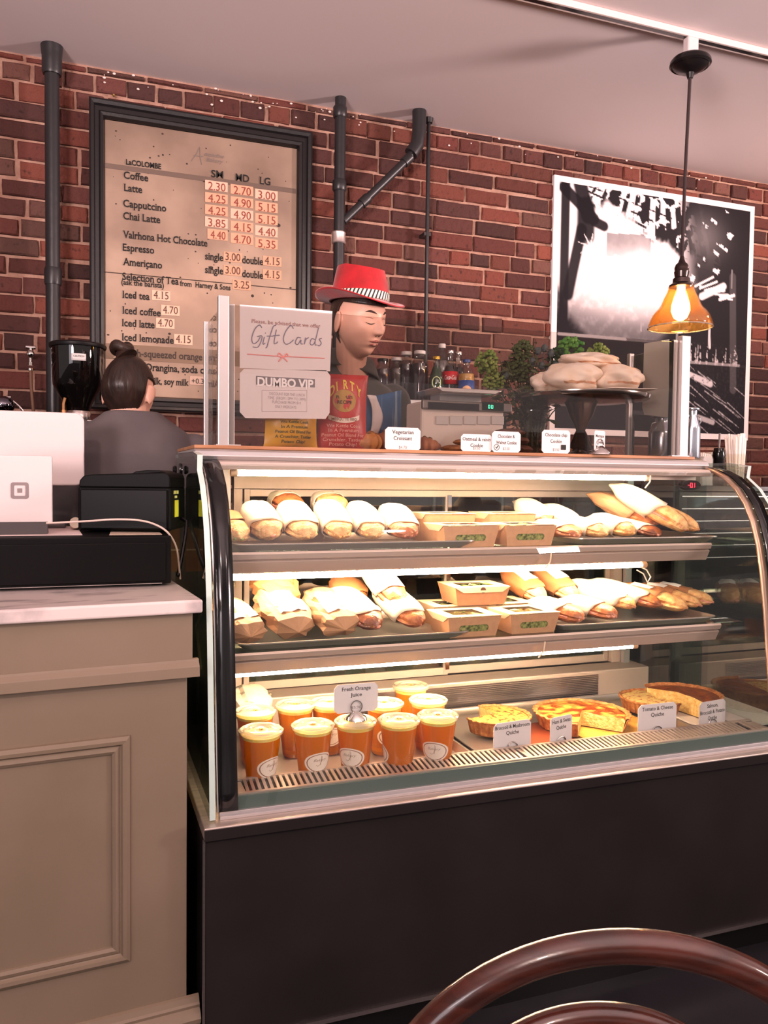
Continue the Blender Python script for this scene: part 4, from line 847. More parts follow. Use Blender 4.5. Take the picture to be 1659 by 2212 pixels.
# ---- orange juice cups
juice = thin('orange_juice', (244, 150, 24), .5, .3)
foam = mat('juice_foam', (248, 214, 96), .6, c2=(250, 230, 150), ns=60)
cupm = glassy('cup_plastic', (250, 246, 238), .07)
lidm = glassy('lid_plastic', (246, 240, 228), .14, .08, .42, (250, 238, 206))
HC = .128
cupT = thing('juice_cup', '', 'juice cup', (0, 0, ZD+.0015))
B().lathe([(.029, .003), (.0305, .006), (.0425, .112), (.0425, .1125)], 40, None).build('juice', juice, cupT)
B().lathe([(.0423, .1122), (.0432, .119)], 40).build('foam', foam, cupT)
B().lathe([(.028, .004), (.0295, .0), (.0307, .002), (.0315, .010), (.0311, .012), (.0442, .120), (.0462, .1215)], 40, None, True, False).build('cup', cupm, cupT)
b = B(); b.lathe([(.0492, HC-.006), (.0502, HC-.003), (.0502, HC+.001), (.046, HC+.004), (.042, HC+.002), (.040, HC-.001), (.034, HC+.003), (.028, HC+.004), (.026, HC+.001), (.018, HC+.002), (.015, HC+.004), (.010, HC+.003), (.007, HC+.001), (.001, HC+.001)], 40, None, False, True); b.build('lid', lidm, cupT)
b = B(); b.box(-.006, .006, -.0012, .0012, HC+.0012, HC+.0035); b.box(-.0012, .0012, -.006, .006, HC+.0012, HC+.0035); b.build('straw_slot', mat('slot_orange', (196, 140, 60), .5), cupT)
def on_cup(u, z, k_=1.012):
    r_ = (.0311+(z-.012)/(.108)*.0131)*k_; return (r_*math.sin(u), -r_*math.cos(u), z)
b = B(); vs = []; 
n = 28
for rr_ in (.02, .2, .35, .5, .65, .8, .87, 1): vs += [on_cup(math.cos(2*PI*i/n)*1.0*rr_, .052+math.sin(2*PI*i/n)*.023*rr_*(1.0 if math.sin(2*PI*i/n) > 0 else 1.1), 1.016) for i in range(n)]
for j in range(7):
    b.m = 1 if j == 5 else 0; b.add(vs[j*n:(j+2)*n], [(i, (i+1) % n, n+(i+1) % n, n+i) for i in range(n)], None, True)
label_o = b.build('label', [mat('label_cream', (232, 214, 196), .5), mat('label_line', (150, 100, 76), .5)], cupT)
sb = B(); sb.tube([on_cup(-.25, .047, 1.03), on_cup(-.15, .044, 1.03), on_cup(-.02, .047, 1.03), on_cup(.1, .055, 1.03), on_cup(.12, .066, 1.022)], .0004, 4); sb.tube([on_cup(.05, .046, 1.03), on_cup(.06, .068, 1.022)], .0003, 4)
vs, fs = glyphs('Bakery', -.005, False, .4); x1 = max(v[0] for v in vs)
sb.add([on_cup(-.45+.9*v[0]/x1, .055+v[1]*.009, 1.022) for v in vs], fs); sb.build('script_logo', mat('script_brown', (150, 118, 96), .6), label_o)
cups = [((564, 1577), 32, 'front row juice cup at far left, amber swirl lid, next to the black edge'), ((676, 1566), 12, 'front row juice cup second from left, oval label facing out'),
        ((768, 1557), -40, 'front row juice cup carrying the fresh orange juice sign'), ((862, 1554), -118, 'front row juice cup right of the signed one, no label in view'), ((946, 1545), -38, 'front row juice cup at the right end beside the mushroom quiche'),
        ((551, 1536), 120, 'second row juice cup at the left behind the swirl lid one'), ((638, 1522), 160, 'second row juice cup with orange side showing, between the first two front cups'), ((712, 1517), -10, 'second row juice cup mostly hidden behind the sign card'),
        ((830, 1518), 10, 'second row juice cup behind and right of the sign card'), ((925, 1511), 100, 'second row juice cup at the right end'), ((545, 1500), 60, 'rear juice cup at the left under the glare of the lamp'), ((887, 1481), 200, 'rearmost juice cup at the right near the sauce pots')]
for i, ((x, y), rz, lab) in enumerate(cups):
    p = at(x, y, Z=ZD+.0015+HC); p.z = ZD+.0015
    if i == 0: c = cupT; c.location = p; c.rotation_euler.z = R(rz); c['label'] = lab; c['group'] = 'fresh orange juice cups'
    else: copy_tree(cupT, p, R(rz), lab, 'fresh orange juice cups')
# ---- sauce pots
potT = None
for i, ((x, y), lab) in enumerate([((791, 1474), 'leftmost sauce pot with brown lid behind the juice cups'), ((813, 1487), 'front sauce pot with clear lid, just right of the leftmost one'), ((831, 1465), 'tallest, topmost sauce pot at the back of the bottom shelf'), ((844, 1484), 'rightmost sauce pot beside the rearmost juice cup')]):
    h = .05 if i == 2 else .032; p = at(x, y, Z=ZD+h); p.z = ZD+.0015
    T = thing('sauce_pot', lab, 'sauce pot', p, 0, 'sauce pots')
    B().lathe([(.016, .0), (.0205, h-.004)], 24).build('sauce', mat('sauce_brown', (150, 82, 58), .4), T)
    B().lathe([(.0165, 0), (.0215, h-.004)], 24, None, True, False).build('pot', cupm, T)
    B().lathe([(.023, h-.005), (.0235, h), (.021, h+.001), (.02, h-.001)], 24).build('lid', lidm if i != 0 else mat('lid_brown', (150, 90, 70), .3), T)
# ---- panini in brown paper at the back
p = at(648, 1500, Z=ZD+.045); T = sandwich('panini', 'grilled panini in a pointed brown paper wrapper behind the cups', 'sandwich', (p.x, p.y, ZD+.035), w_=.09, h=.04, L=.11, yaw=R(-70), tilt=12, crust=2, fill=1, wrap=wrapB, v0=.55, seed=4)
b = B(); b.add([(-.05, .08, 0), (.05, .09, 0), (.06, .13, .03), (-.02, .15, .06), (-.06, .12, .02), (0, .06, .055)], [(0, 1, 5), (1, 2, 5), (2, 3, 5), (3, 4, 5), (4, 0, 5)]); b.build('paper_fold', wrapB, T, solid=.001)
sandwich('wrapped_sandwich', 'white paper bundle glaring at the back left corner of the bottom shelf', 'sandwich', (at(548, 1490, Y=2.06).x, 2.03, ZD+.06), w_=.09, h=.06, L=.12, yaw=R(5), tilt=25, crust=2, wrap=wrapW, v0=0, seed=9)
# ---- quiches
qtop = [mat('quiche_mush', (214, 160, 76), .45, c2=(96, 50, 22), ns=85, thr=(.54, .61), bump=.5, bs=110), mat('quiche_ham', (132, 54, 16), .35, c2=(226, 176, 78), ns=30, thr=(.44, .62), bump=.5, bs=110), mat('quiche_tomato', (170, 88, 28), .35, c2=(112, 46, 18), ns=40, bump=.5, bs=110), mat('quiche_low', (244, 210, 130), .5, c2=(206, 110, 60), ns=90, thr=(.54, .62), bump=.6, bs=110)]
custard = mat('custard', (248, 218, 140), .55, c2=(232, 180, 96), ns=90, bump=.6, bs=140)
pastry = mat('pastry', (206, 140, 80), .6, c2=(160, 92, 46), ns=60, bump=.4, bs=160)
def quiche(label, c, Rr_, h, a0, a1, top, seed=0):
    T = thing('quiche', label, 'quiche', c, 0, 'quiches on the bottom shelf'); a0, a1 = R(a0), R(a1); n = 90
    fl = lambda a: 1+.018*math.sin(a*34)
    ang = [a0+(a1-a0)*i/n for i in range(n+1)]
    prof = [(.84, 0), (.90, h*.1), (.99, h*.92), (1.035, h*1.0), (1.04, h*1.05), (1.0, h*1.08), (.955, h*1.0), (.95, h*.93)]
    vs = []
    for a in ang:
        for i, (r_, z) in enumerate(prof): k_ = r_*(fl(a) if i not in (0, 7) else 1)*Rr_; vs.append((k_*math.cos(a), k_*math.sin(a), z+(.002*noise.noise(Vector((a*6, seed, 0))) if i > 2 else 0)))
    m_ = len(prof); B().add(vs, [(i*m_+j, (i+1)*m_+j, (i+1)*m_+j+1, i*m_+j+1) for i in range(n) for j in range(m_-1)], None, True).build('crust', pastry, T, solid=.002)
    def ft(u, v):
        a = a0+(a1-a0)*u; r_ = Rr_*.965*v; return (r_*math.cos(a), r_*math.sin(a), h*.95+.005*noise.noise(Vector((r_*math.cos(a)*18, r_*math.sin(a)*18, seed)))+.004*(1-v*v))
    B().grid(ft, 60, 14).build('filling_top', top, T)
    for a in (a0, a1):
        b = B(); N_ = 12; vs = []
        for i in range(N_+1):
            v = i/N_; q = ft(0 if a == a0 else 1, v); vs += [(q[0], q[1], q[2]), (q[0]*.93, q[1]*.93, .003)]
        b.add(vs, [(2*i, 2*i+1, 2*i+3, 2*i+2) for i in range(N_)]); b.build('cut_face', custard, T)
    b = B(); a_l = [a0+(a1-a0)*i/30 for i in range(31)]; b.add([(0, 0, .001)]+[(Rr_*.86*math.cos(a), Rr_*.86*math.sin(a), .001) for a in a_l], [(0, i+1, i+2) for i in range(30)]); b.build('pastry_base', pastry, T)
    return T
zq = ZD+.007
def qpos(x, y, h): p = at(x, y, Z=zq+h); return (p.x, p.y, zq)
quiche('half broccoli and mushroom quiche nearest the juice cups', qpos(1072, 1544, .04), .092, .040, -175, 95, qtop[0], 1)
quiche('round ham quiche with one slice taken from its front', qpos(1256, 1538, .04), .128, .040, -52, 232, qtop[1], 2)
quiche('low tomato and cheese quiche piece with torn left rim, behind its card', qpos(1408, 1508, .034), .092, .036, 60, 290, qtop[3], 3)
quiche('tall browned quiche with a cut side, at the right end of the bottom shelf', qpos(1470, 1498, .056), .115, .056, -85, 112, qtop[2], 4)
b = B(); p = qpos(1072, 1544, 0); b.box(p[0]-.10, p[0]+.095, 1.775, 2.0, ZD+.0016, zq-.0002); tag(b.build('cake_board', mat('board_brown', (132, 62, 36), .4)), 'dark brown square board under the mushroom quiche', 'cake board')
b = B(); p = qpos(1256, 1538, 0); b.box(p[0]-.135, p[0]+.125, 1.775, 2.06, ZD+.0016, zq-.0002); tag(b.build('cake_board', mat('board_gold', (214, 150, 56), .3, c2=(236, 190, 90), ns=20, coat=.5)), 'glossy golden board under the round ham quiche', 'cake board')
b = B(); p = qpos(1470, 1498, 0); b.box(p[0]-.19, p[0]+.11, 1.79, 2.1, ZD+.0016, zq-.0002); tag(b.build('cake_board', mat('board_white', (226, 214, 200), .6)), 'white card board under the two right-hand quiches', 'cake board')
# ---- small signs
def sign(label, x0, y0, x1, y1, Y, lines, price=None, ring=True, sk=0, ch=7, off=0, base=None, zbase=None):
    a, c = at(x0, y0, Y=Y), at(x1, y1, Y=Y); ax, az, cx_, cz_ = a.x, a.z, c.x, c.z; T = thing('price_sign', label, 'sign', ((ax+cx_)/2, Y, zbase if zbase is not None else cz_), R(sk), 'price signs')
    w2, h = (cx_-ax)/2, az-cz_; zo = cz_-T.location.z; k_ = min(w2, h)*.16; P_ = [(-w2+k_, zo), (w2-k_, zo), (w2, zo+k_), (w2, zo+h-k_), (w2-k_, zo+h), (-w2+k_, zo+h), (-w2, zo+h-k_), (-w2, zo+k_)]
    b = B(); b.prism(P_, 'Y', 0, .0012); b.build('card', card, T)
    dep = (a-EYE).dot(fw); mpp = dep/F
    Mx = Matrix.LocRotScale(T.location, T.rotation_euler, None)
    for i, (s, fw_) in enumerate(lines):
        o = words_on(s, None, ink, (0, 0, zo+h-mpp*(14+i*13.5)), X_, Z_, w2*2*fw_, mpp*(ch+1), bold=.008, center=True, lift=.0004); o.parent = T
    if price: o = words_on(price, None, greyink, (0, 0, zo+(mpp*5 if not ring else mpp*8)), X_, Z_, w2*.45, mpp*6, bold=-.005, center=True, lift=.0004, serif=False); o.parent = T
    if ring:
        r_ = mpp*13; zc_ = zo+r_*1.0
        b = B(); b.tube([(r_*math.cos(i*PI/14), -.0018, zc_+r_*math.sin(i*PI/14)) for i in range(28)], mpp*1.3, 6, closed=True); b.build('ring_clip', chrome, T)
        if zbase is not None and zo > .004: b = B(); b.lathe([(mpp*24, 0), (mpp*22, mpp*5), (mpp*6, mpp*18), (mpp*4, zo+.001)], 24, Matrix.Translation((0, -.0018, 0))); b.build('holder', chrome, T)
    return T
p = at(768, 1557, Z=ZD+.0015+HC)
sign('white card reading Fresh Orange Juice standing on a cup lid', 722, 1481, 816, 1534, p.y, [('Fresh Orange', .66), ('Juice', .26)], '$5.90', zbase=ZD+.0015+HC+.0045)
sign('tilted card reading Broccoli & Mushroom Quiche in front of the mushroom quiche', 1064, 1563, 1149, 1622, 1.772, [('Broccoli & Mushroom', .92), ('Quiche', .34)], '$7.10', sk=6)
sign('narrow card reading Ham & Swiss Quiche at the front of the ham quiche', 1184, 1550, 1240, 1612, 1.775, [('Ham & Swiss', .84), ('Quiche', .45)], '$7.80', sk=14)
sign('card reading Tomato & Cheese Quiche', 1379, 1524, 1460, 1589, 1.785, [('Tomato & Cheese', .8), ('Quiche', .34)], '$7.50')
sign('card reading Salmon, Broccoli & Potato Quiche at the right end', 1507, 1517, 1570, 1575, 1.80, [('Salmon,', .42), ('Broccoli & Potato', .94), ('Quiche', .34)], '$7.90', sk=8)
YC = 1.998
sign('card reading Vegetarian Croissant on the wooden board edge', 832, 922, 908, 975, YC, [('Vegetarian', .62), ('Croissant', .52)], '$4.70', ring=False, zbase=1.3455)
sign('card reading Oatmeal & raisin Cookie', 996, 937, 1063, 977, YC, [('Oatmeal & raisin', .9), ('Cookie', .4)], '$3.50', ring=False, zbase=1.3455, ch=6)
sign('card reading Chocolate & Walnut Cookie with a round tick mark', 1063, 931, 1124, 978, YC-.004, [('Chocolate &', .6), ('Walnut Cookie', .72)], '$3.50', ring=False, zbase=1.3455, ch=6)
q = at(1073, 966, Y=YC-.0045); b = B(); b.tube([(q.x+.008*math.cos(i*PI/10), YC-.0045, q.z+.008*math.sin(i*PI/10)) for i in range(20)], .0006, 5, closed=True); b.tube([(q.x-.003, YC-.0045, q.z+.001), (q.x-.0005, YC-.0045, q.z-.003), (q.x+.004, YC-.0045, q.z+.004)], .0011, 5); tag(b.build('tick_stamp', ink), 'round tick mark printed on the walnut cookie card', 'stamp')
sign('card reading Chocolate chip Cookie with a small dark stamp', 1171, 928, 1231, 980, YC-.002, [('Chocolate chip', .78), ('Cookie', .4)], '$3.50', ring=False, zbase=1.3455, ch=6)
q = at(1212, 966, Y=YC-.0035); b = B(); b.box(q.x, q.x+.016, YC-.004, YC-.0033, q.z-.007, q.z+.007); tag(b.build('stamp_mark', ink), 'small dark rectangle stamp on the chocolate chip card', 'stamp')
sign('small turned card reading Meringue under the cake stand', 1279, 930, 1312, 975, YC+.004, [('Meringue', .8), ('egg whites', .6), ('sugar', .4)], None, sk=22, ring=True, zbase=1.3455, ch=5)
# ================================================================== people
def hsurf(th, ph):
    """head-local surface, forward -Y, up Z; th from crown, ph from forward"""
    st, ct = math.sin(th), math.cos(th); x = st*math.sin(ph); y = -st*math.cos(ph); z = ct
    fx = .076; fy = .098 if y > 0 else .092; fz = .120
    X, Y, Z = x*fx, y*fy, z*fz
    if Z < 0:
        t = min(1, -Z/.115)
        X *= 1-.30*t**1.6
        if y > 0: Y *= 1-.50*t; Z *= 1-.28*t*min(1, y*2)
        else: Y *= 1+.02*t
    if y < .2:
        w_ = max(0, min(1, -y*1.6)); G = lambda a, s: math.exp(-(a/s)**2); ax = abs(X)
        d = 0
        nz = sm(.022, -.020, Z)*sm(-.040, -.030, Z); d -= (.006*G(X, .010)*sm(.035, .01, Z)*sm(-.03, 0, Z)+.022*G(X, .0115)*nz); d -= .007*G(ax-.012, .007)*G(Z+.030, .008)
        d += .010*G(ax-.031, .019)*G(Z-.010, .015); d -= .0055*G(ax-.031, .013)*G(Z-.004, .009); d -= .0045*G(Z-.031, .008)*G(X, .045)
        d -= .0070*G(X, .019)*(G(Z+.055, .0055)+1.1*G(Z+.066, .0065)); d += .003*G(X, .02)*G(Z+.0605, .0025); d += .003*G(X, .03)*G(Z+.078, .006)
        d -= .009*G(X, .022)*G(Z+.098, .015); d -= .004*G(ax-.042, .02)*G(Z+.022, .02); d += .004*G(ax-.045, .016)*G(Z+.055, .02)
        Y += d*w_
    return Vector((X, Y, Z))
def add_head(b, M, ears=True):
    b.grid(lambda u, v: hsurf(PI*(.001+.998*v), 2*PI*u), 110, 96, True, M=M)
    if ears:
        for s in (-1, 1):
            E_ = M @ Matrix.Translation((s*.082, .012, -.010)) @ Matrix.Scale(1.12, 4) @ Matrix.Rotation(s*.35, 4, 'Z') @ Matrix.Rotation(.15, 4, 'X')
            b.grid(lambda u, v: (s*.004*math.sin(PI*v)*math.cos(2*PI*u)*1.6, .017*math.sin(PI*v)*math.sin(2*PI*u)*(1+.3*math.cos(PI*v)), .031*math.cos(PI*v)), 16, 12, True, M=E_)
def on_face(x, z, lift=.001):
    best = None
    th, ph = math.acos(max(-1, min(1, z/.12))), math.asin(max(-1, min(1, x/.076)))
    for _ in range(14):
        p = hsurf(th, ph); th -= (z-p.z)/.115*1.0; ph += (x-p.x)/.08; th = max(.05, min(3.1, th))
    p = hsurf(th, ph); p.y -= lift; return p
def face_strip(pts, w, m, T, M, name, lift=.001):
    b = B(); n = len(pts); vs = []
    for i, (x, z) in enumerate(pts):
        k = w*math.sin(PI*(i+.35)/(n-.3)); vs += [M @ on_face(x, z+k/2, lift), M @ on_face(x, z-k/2, lift)]
    b.add(vs, [(2*i, 2*i+1, 2*i+3, 2*i+2) for i in range(n-1)], None, True); return keep(b.build(name, m, None, solid=.0012), T)
def limb(b, pts, rs, n=18, sub=5):
    P_ = [Vector(p) for p in pts]; out, rr_ = [], []
    for i in range(len(P_)-1):
        for k in range(sub): t = k/sub; out.append(P_[i].lerp(P_[i+1], t)); rr_.append(rs[i]+(rs[i+1]-rs[i])*t)
    out.append(P_[-1]); rr_.append(rs[-1])
    for _ in range(2): out = [out[0]]+[(out[i-1]+out[i]*2+out[i+1])/4 for i in range(1, len(out)-1)]+[out[-1]]
    b.tube(out, rr_, n); b.sphere(out[0], rr_[0], 14, 10); b.sphere(out[-1], rr_[-1], 14, 10)
def torso(b, M, rings, n=40):
    vs = []
    for cx, cy, z, rx, ry in rings:
        for i in range(n):
            a = 2*PI*i/n; c, s = sup(a, .85); vs.append((cx+rx*c, cy+ry*s, z))
    m_ = len(rings); b.add(vs, [(j*n+i, j*n+(i+1) % n, (j+1)*n+(i+1) % n, (j+1)*n+i) for j in range(m_-1) for i in range(n)]+[tuple(range(n))[::-1], tuple((m_-1)*n+i for i in range(n))], None, True, M)
def hand(b, w, d, n_, s=1):
    """w wrist, d pointing direction, n_ palm normal, s=+1/-1 thumb side"""
    w, d, n_ = Vector(w), Vector(d).normalized(), Vector(n_).normalized(); t = d.cross(n_)*s
    for i in range(4):
        k = (i-1.5)*.019; b.tube([w+t*k*.5, w+d*.05+t*k, w+d*.085+t*k], [.016, .0145, .011], 10)
        L = (.062, .075, .07, .055)[i]; o = w+d*.085+t*k*1.05
        b.tube([o, o+d*L*.42-n_*.004, o+d*L*.75-n_*.018, o+d*L*.95-n_*.034], [.0092, .0088, .008, .0065], 10)
    o = w+d*.025+t*.028; b.tube([w+d*.01+t*.01, o, o+d*.03+t*.018-n_*.008, o+d*.055+t*.022-n_*.02], [.014, .0125, .0105, .008], 10)
skin = mat('skin', (226, 176, 154), .45, c2=(216, 164, 142), ns=8, sss=.08)
# ---- woman in the red hat
hc = at(776, 693, Y=2.50)
W1 = thing('person', 'person in red fedora and dark jacket looking down behind the case', 'person', (.84, 2.62, 0))
MH = Matrix.Translation(hc) @ Matrix.Rotation(R(25), 4, 'Z') @ Matrix.Rotation(R(-4), 4, 'Y') @ Matrix.Rotation(R(13), 4, 'X')
cx, cy = .835, 2.63
b = B(); add_head(b, MH)
nb = Vector((cx+.01, cy-.02, 1.575)); limb(b, [(hc.x-.012, hc.y+.035, hc.z-.05), (hc.x-.006, hc.y+.06, hc.z-.12), nb], [.052, .050, .058])
TM = Matrix.Translation((cx, cy, 0)) @ Matrix.Rotation(R(12), 4, 'Z')
torso(b, TM, [(0, 0, 1.0, .15, .10), (0, 0, 1.1, .16, .105), (0, 0, 1.2, .135, .095), (0, 0, 1.38, .155, .105), (0, 0, 1.5, .17, .10), (0, 0, 1.56, .14, .08), (0, 0, 1.60, .07, .06)])
la = [TM @ Vector((-.175, 0, 1.535)), TM @ Vector((-.225, -.03, 1.30)), TM @ Vector((-.12, -.19, 1.385))]
ra_ = [TM @ Vector((.175, 0, 1.535)), TM @ Vector((.205, -.02, 1.30)), TM @ Vector((.05, -.17, 1.38))]
for arm, s in ((la, 1), (ra_, -1)):
    limb(b, arm, [.05, .042, .028]); hand(b, arm[2], (TM.to_3x3() @ Vector((.5*s, -.6, .1))), (0, 0, 1), -s)
for s in (-.09, .09): limb(b, [TM @ Vector((s, 0, 1.02)), TM @ Vector((s*1.1, -.01, .55)), TM @ Vector((s*1.1, .01, .09))], [.085, .058, .04])
keep(b.build('body', skin, None, remesh=.0030), W1)
jm = mat('jacket_olive', (72, 68, 64), .85, c2=(58, 56, 54), ns=12, bump=.35, bs=10, sheen=.2)
b = B(); torso(b, TM, [(0, 0, .92, .175, .125), (0, 0, 1.1, .175, .12), (0, 0, 1.2, .155, .112), (0, 0, 1.38, .176, .122), (0, 0, 1.5, .192, .115), (0, 0, 1.57, .155, .096), (0, 0, 1.605, .09, .08), (-.0, -.005, 1.635, .078, .078)])
for arm in (la, ra_): limb(b, [arm[0]+Vector((0, 0, -.004)), arm[1], arm[1].lerp(arm[2], .82)], [.068, .057, .045])
keep(b.build('jacket', jm, None, remesh=.007), W1)
cb = B(); cb.grid(lambda u, v: TM @ Vector(((.080+.016*v+.004*math.sin(9*u))*math.cos(2*PI*u), (.080+.018*v)*math.sin(2*PI*u)-.008, 1.672-.055*v-.022*math.cos(2*PI*u))), 40, 6, True); keep(cb.build('collar', jm, None, solid=.005), W1)
for s in (-.09, .09):
    b = B(); limb(b, [TM @ Vector((s, 0, 1.0)), TM @ Vector((s*1.1, -.01, .55)), TM @ Vector((s*1.1, .01, .08))], [.098, .075, .06]); keep(b.build('trouser_leg', mat('trousers', (36, 36, 42), .8), None), W1)
    b = B(); q = TM @ Vector((s*1.1, -.04, .035)); b.sphere(q, (.045, .13, .036), 18, 12); keep(b.build('shoe', blackg, None), W1)
# blue striped sheet and a narrow white sheet in front of the chest
bluem = mat('striped_blue', (52, 92, 136), .7, c2=(150, 170, 190), ns=9, thr=(.54, .62), fac=.8, stretch=(6, 1, .3), bump=.1)
b = B(); b.grid(lambda u, v: TM @ Vector((-.02+.17*u, -.127-.012*math.sin(PI*u)+.03*abs(u-.5)**2+.05*max(0, u-.6), 1.565-.30*v-.04*(1-u)*(1-v))), 12, 14); keep(b.build('blue_panel', bluem, None, solid=.004), W1)
b = B(); b.grid(lambda u, v: TM @ Vector((-.012+.035*u+.028*math.sin(3*v)-.01*v, -.146-.004*math.sin(9*v+4*u), 1.535-.15*v)), 6, 12); keep(b.build('white_panel', mat('panel_white', (232, 222, 220), .8, bump=.3, bs=20), None, solid=.003), W1)
# face features
brow = mat('brow_dark', (58, 38, 32), .8); lipm = mat('lip_rose', (168, 92, 84), .4); lash = mat('lash', (40, 26, 24), .6)
for s in (-1, 1):
    face_strip([(s*(.014+.032*i/7), .029+.006*math.sin(PI*i/8)) for i in range(8)], .0065, brow, W1, MH, 'eyebrow')
    face_strip([(s*(.017+.027*i/8), .001-.0045*math.sin(PI*i/8)) for i in range(9)], .003, lash, W1, MH, 'eyelashes', .0018)
    face_strip([(s*(.018+.025*i/8), .013+.003*math.sin(PI*i/8)) for i in range(9)], .0018, mat('lid_fold', (150, 98, 82), .6), W1, MH, 'eyelid_fold', .001)
face_strip([(-.021+.042*i/10, -.0555+.0015*math.cos((i-5)*1.0)*.6) for i in range(11)], .008, lipm, W1, MH, 'upper_lip', .0012)
face_strip([(-.018+.036*i/10, -.0665) for i in range(11)], .010, lipm, W1, MH, 'lower_lip', .0012)
for s in (-1, 1): face_strip([(s*.004+s*.005*i/3, -.0385) for i in range(4)], .0035, lash, W1, MH, 'nostril', .0006)
hairm = mat('hair_dark', (30, 22, 20), .4, c2=(52, 36, 30), ns=30, stretch=(1, 1, .15), bump=.4, bs=60)
def hair_shell(M, T, zlow, front, k=1.06, name='hair', side=1.75):
    b = B()
    def f(u, v):
        ph = 2*PI*u; a = abs((ph+PI) % (2*PI)-PI)
        lim = math.acos(max(-1, min(1, (front if a < side else front+(zlow-front)*sm(0, .35, a-side)))))
        p = hsurf(.001+lim*v, ph); g_ = k+.012*math.sin(40*ph)*(v > .3); return M @ Vector((p.x*g_, p.y*g_+(.004 if p.y > 0 else 0), p.z*(k-.01)))
    b.grid(f, 90, 24, True); return keep(b.build(name, hairm, None, solid=.004), T)
hair_shell(MH, W1, -.66, .42, k=1.08, side=1.60)
# ---- red fedora with striped band
redm = mat('felt_red', (178, 14, 26), .8, c2=(146, 10, 20), ns=20, bump=.12, bs=200, sheen=.3)
HM = MH @ Matrix.Translation((0, .008, .052)) @ Matrix.Rotation(R(-9), 4, 'X') @ Matrix.Rotation(R(5), 4, 'Y')
def crown(u, v):
    a = 2*PI*u; hh = .118
    if v < .8:
        t = v/.8; r_ = 1-.16*t**1.3; z = hh*(.03+.92*t)*(1-.12*t*max(0, -math.sin(a)))
    else:
        t = (v-.8)/.2; r_ = .84*(1-t); z = hh*(.95)*(1-.12*max(0, -math.sin(a)))-.03*math.sin(t*PI/2)*1.0+.012*math.sin(t*PI)
    pin = 1-.20*math.exp(-((math.sin(a)+.85)/.5)**2)*sm(.35, .85, v)
    return (r_*.083*math.cos(a)*pin, r_*.102*math.sin(a), z)
hat = B().grid(crown, 72, 40, True, M=HM).build('hat', redm, None, solid=.003); keep(hat, W1); tag(hat, 'red felt fedora')
def brimf(u, v):
    a = 2*PI*u; r_ = v; x = (.083+.053*r_)*math.cos(a); y = (.102+.050*r_)*math.sin(a)
    z = .004+.024*r_*abs(math.cos(a))**2.0-.020*r_*max(0, -math.sin(a))+.008*r_*max(0, math.sin(a)); return (x, y, z)
o = B().grid(brimf, 72, 8, True, M=HM).build('brim', redm, None, solid=.0035); keep(o, hat)
bd = B(); bd.grid(lambda u, v: (lambda a: ((.0855-.002*v)*math.cos(a), (.1045-.002*v)*math.sin(a), .006+.026*v))(2*PI*u), 72, 3, True, M=HM); o = bd.build('hat_band', mat('band_cream', (232, 222, 210), .7), None, solid=.0015); keep(o, hat)
st_ = B()
for i in range(46):
    a = 2*PI*i/46; f = lambda da, v: ((.0868-.002*v)*math.cos(a+da), (.1058-.002*v)*math.sin(a+da), .006+.026*v)
    st_.add([f(0, 0), f(.055, 0), f(.155, 1), f(.10, 1)], [(0, 1, 2, 3)], None, False, HM)
o = st_.build('band_stripes', mat('band_black', (34, 28, 30), .7), None); keep(o, hat)
# ---- woman with a bun, seen from behind
h2 = at(279, 849, Y=2.5)
W2 = thing('person', 'person with dark hair in a bun and grey shirt, seen from behind', 'person', (h2.x, 2.5, 0))
M2 = Matrix.Translation(h2) @ Matrix.Rotation(R(152), 4, 'Z') @ Matrix.Rotation(R(10), 4, 'X') @ Matrix.Scale(.88, 4)
T2 = Matrix.Translation((h2.x+.008, 2.47, 0)) @ Matrix.Rotation(R(188), 4, 'Z')
zs2 = 1.40
b = B(); add_head(b, M2); limb(b, [(h2.x, h2.y, h2.z-.03), (h2.x+.004, h2.y-.012, h2.z-.10), (h2.x+.01, h2.y-.02, zs2)], [.058, .054, .066])
torso(b, T2, [(0, 0, .85, .15, .10), (0, 0, 1.0, .14, .095), (0, 0, 1.2, .155, .105), (0, 0, 1.32, .165, .10), (0, 0, 1.38, .13, .08), (0, 0, 1.42, .07, .06)])
l2 = [T2 @ Vector((-.175, 0, 1.325)), T2 @ Vector((-.225, .02, 1.08)), T2 @ Vector((-.14, -.22, 1.04))]
r2 = [T2 @ Vector((.175, 0, 1.37)), T2 @ Vector((.22, .02, 1.11)), T2 @ Vector((.13, -.22, 1.06))]
for arm, s in ((l2, 1), (r2, -1)): limb(b, arm, [.05, .04, .027]); hand(b, arm[2], T2.to_3x3() @ Vector((.3*s, -.8, 0)), (0, 0, 1), -s)
for s in (-.085, .085): limb(b, [T2 @ Vector((s, 0, .88)), T2 @ Vector((s, -.01, .48)), T2 @ Vector((s, .01, .08))], [.085, .055, .04])
keep(b.build('body', skin, None, remesh=.0042), W2)
gs = mat('shirt_grey', (104, 96, 96), .9, c2=(92, 84, 86), ns=6, bump=.25, bs=7)
b = B(); torso(b, T2, [(0, 0, .80, .175, .125), (0, 0, 1.0, .168, .118), (0, 0, 1.2, .180, .124), (0, 0, 1.33, .190, .118), (0, 0, 1.395, .155, .098), (0, .0, 1.435, .095, .082), (0, .0, 1.452, .075, .074)])
for arm in (l2, r2): limb(b, [arm[0], arm[0].lerp(arm[1], .9), arm[1].lerp(arm[2], .3)], [.072, .058, .05])
keep(b.build('shirt', gs, None, remesh=.007), W2)
b = B(); limb(b, [T2 @ Vector((0, 0, .84)), T2 @ Vector((0, 0, .80))], [.15, .15]); 
for s in (-.085, .085): limb(b, [T2 @ Vector((s, 0, .88)), T2 @ Vector((s, -.01, .48)), T2 @ Vector((s, .01, .09))], [.10, .075, .062])
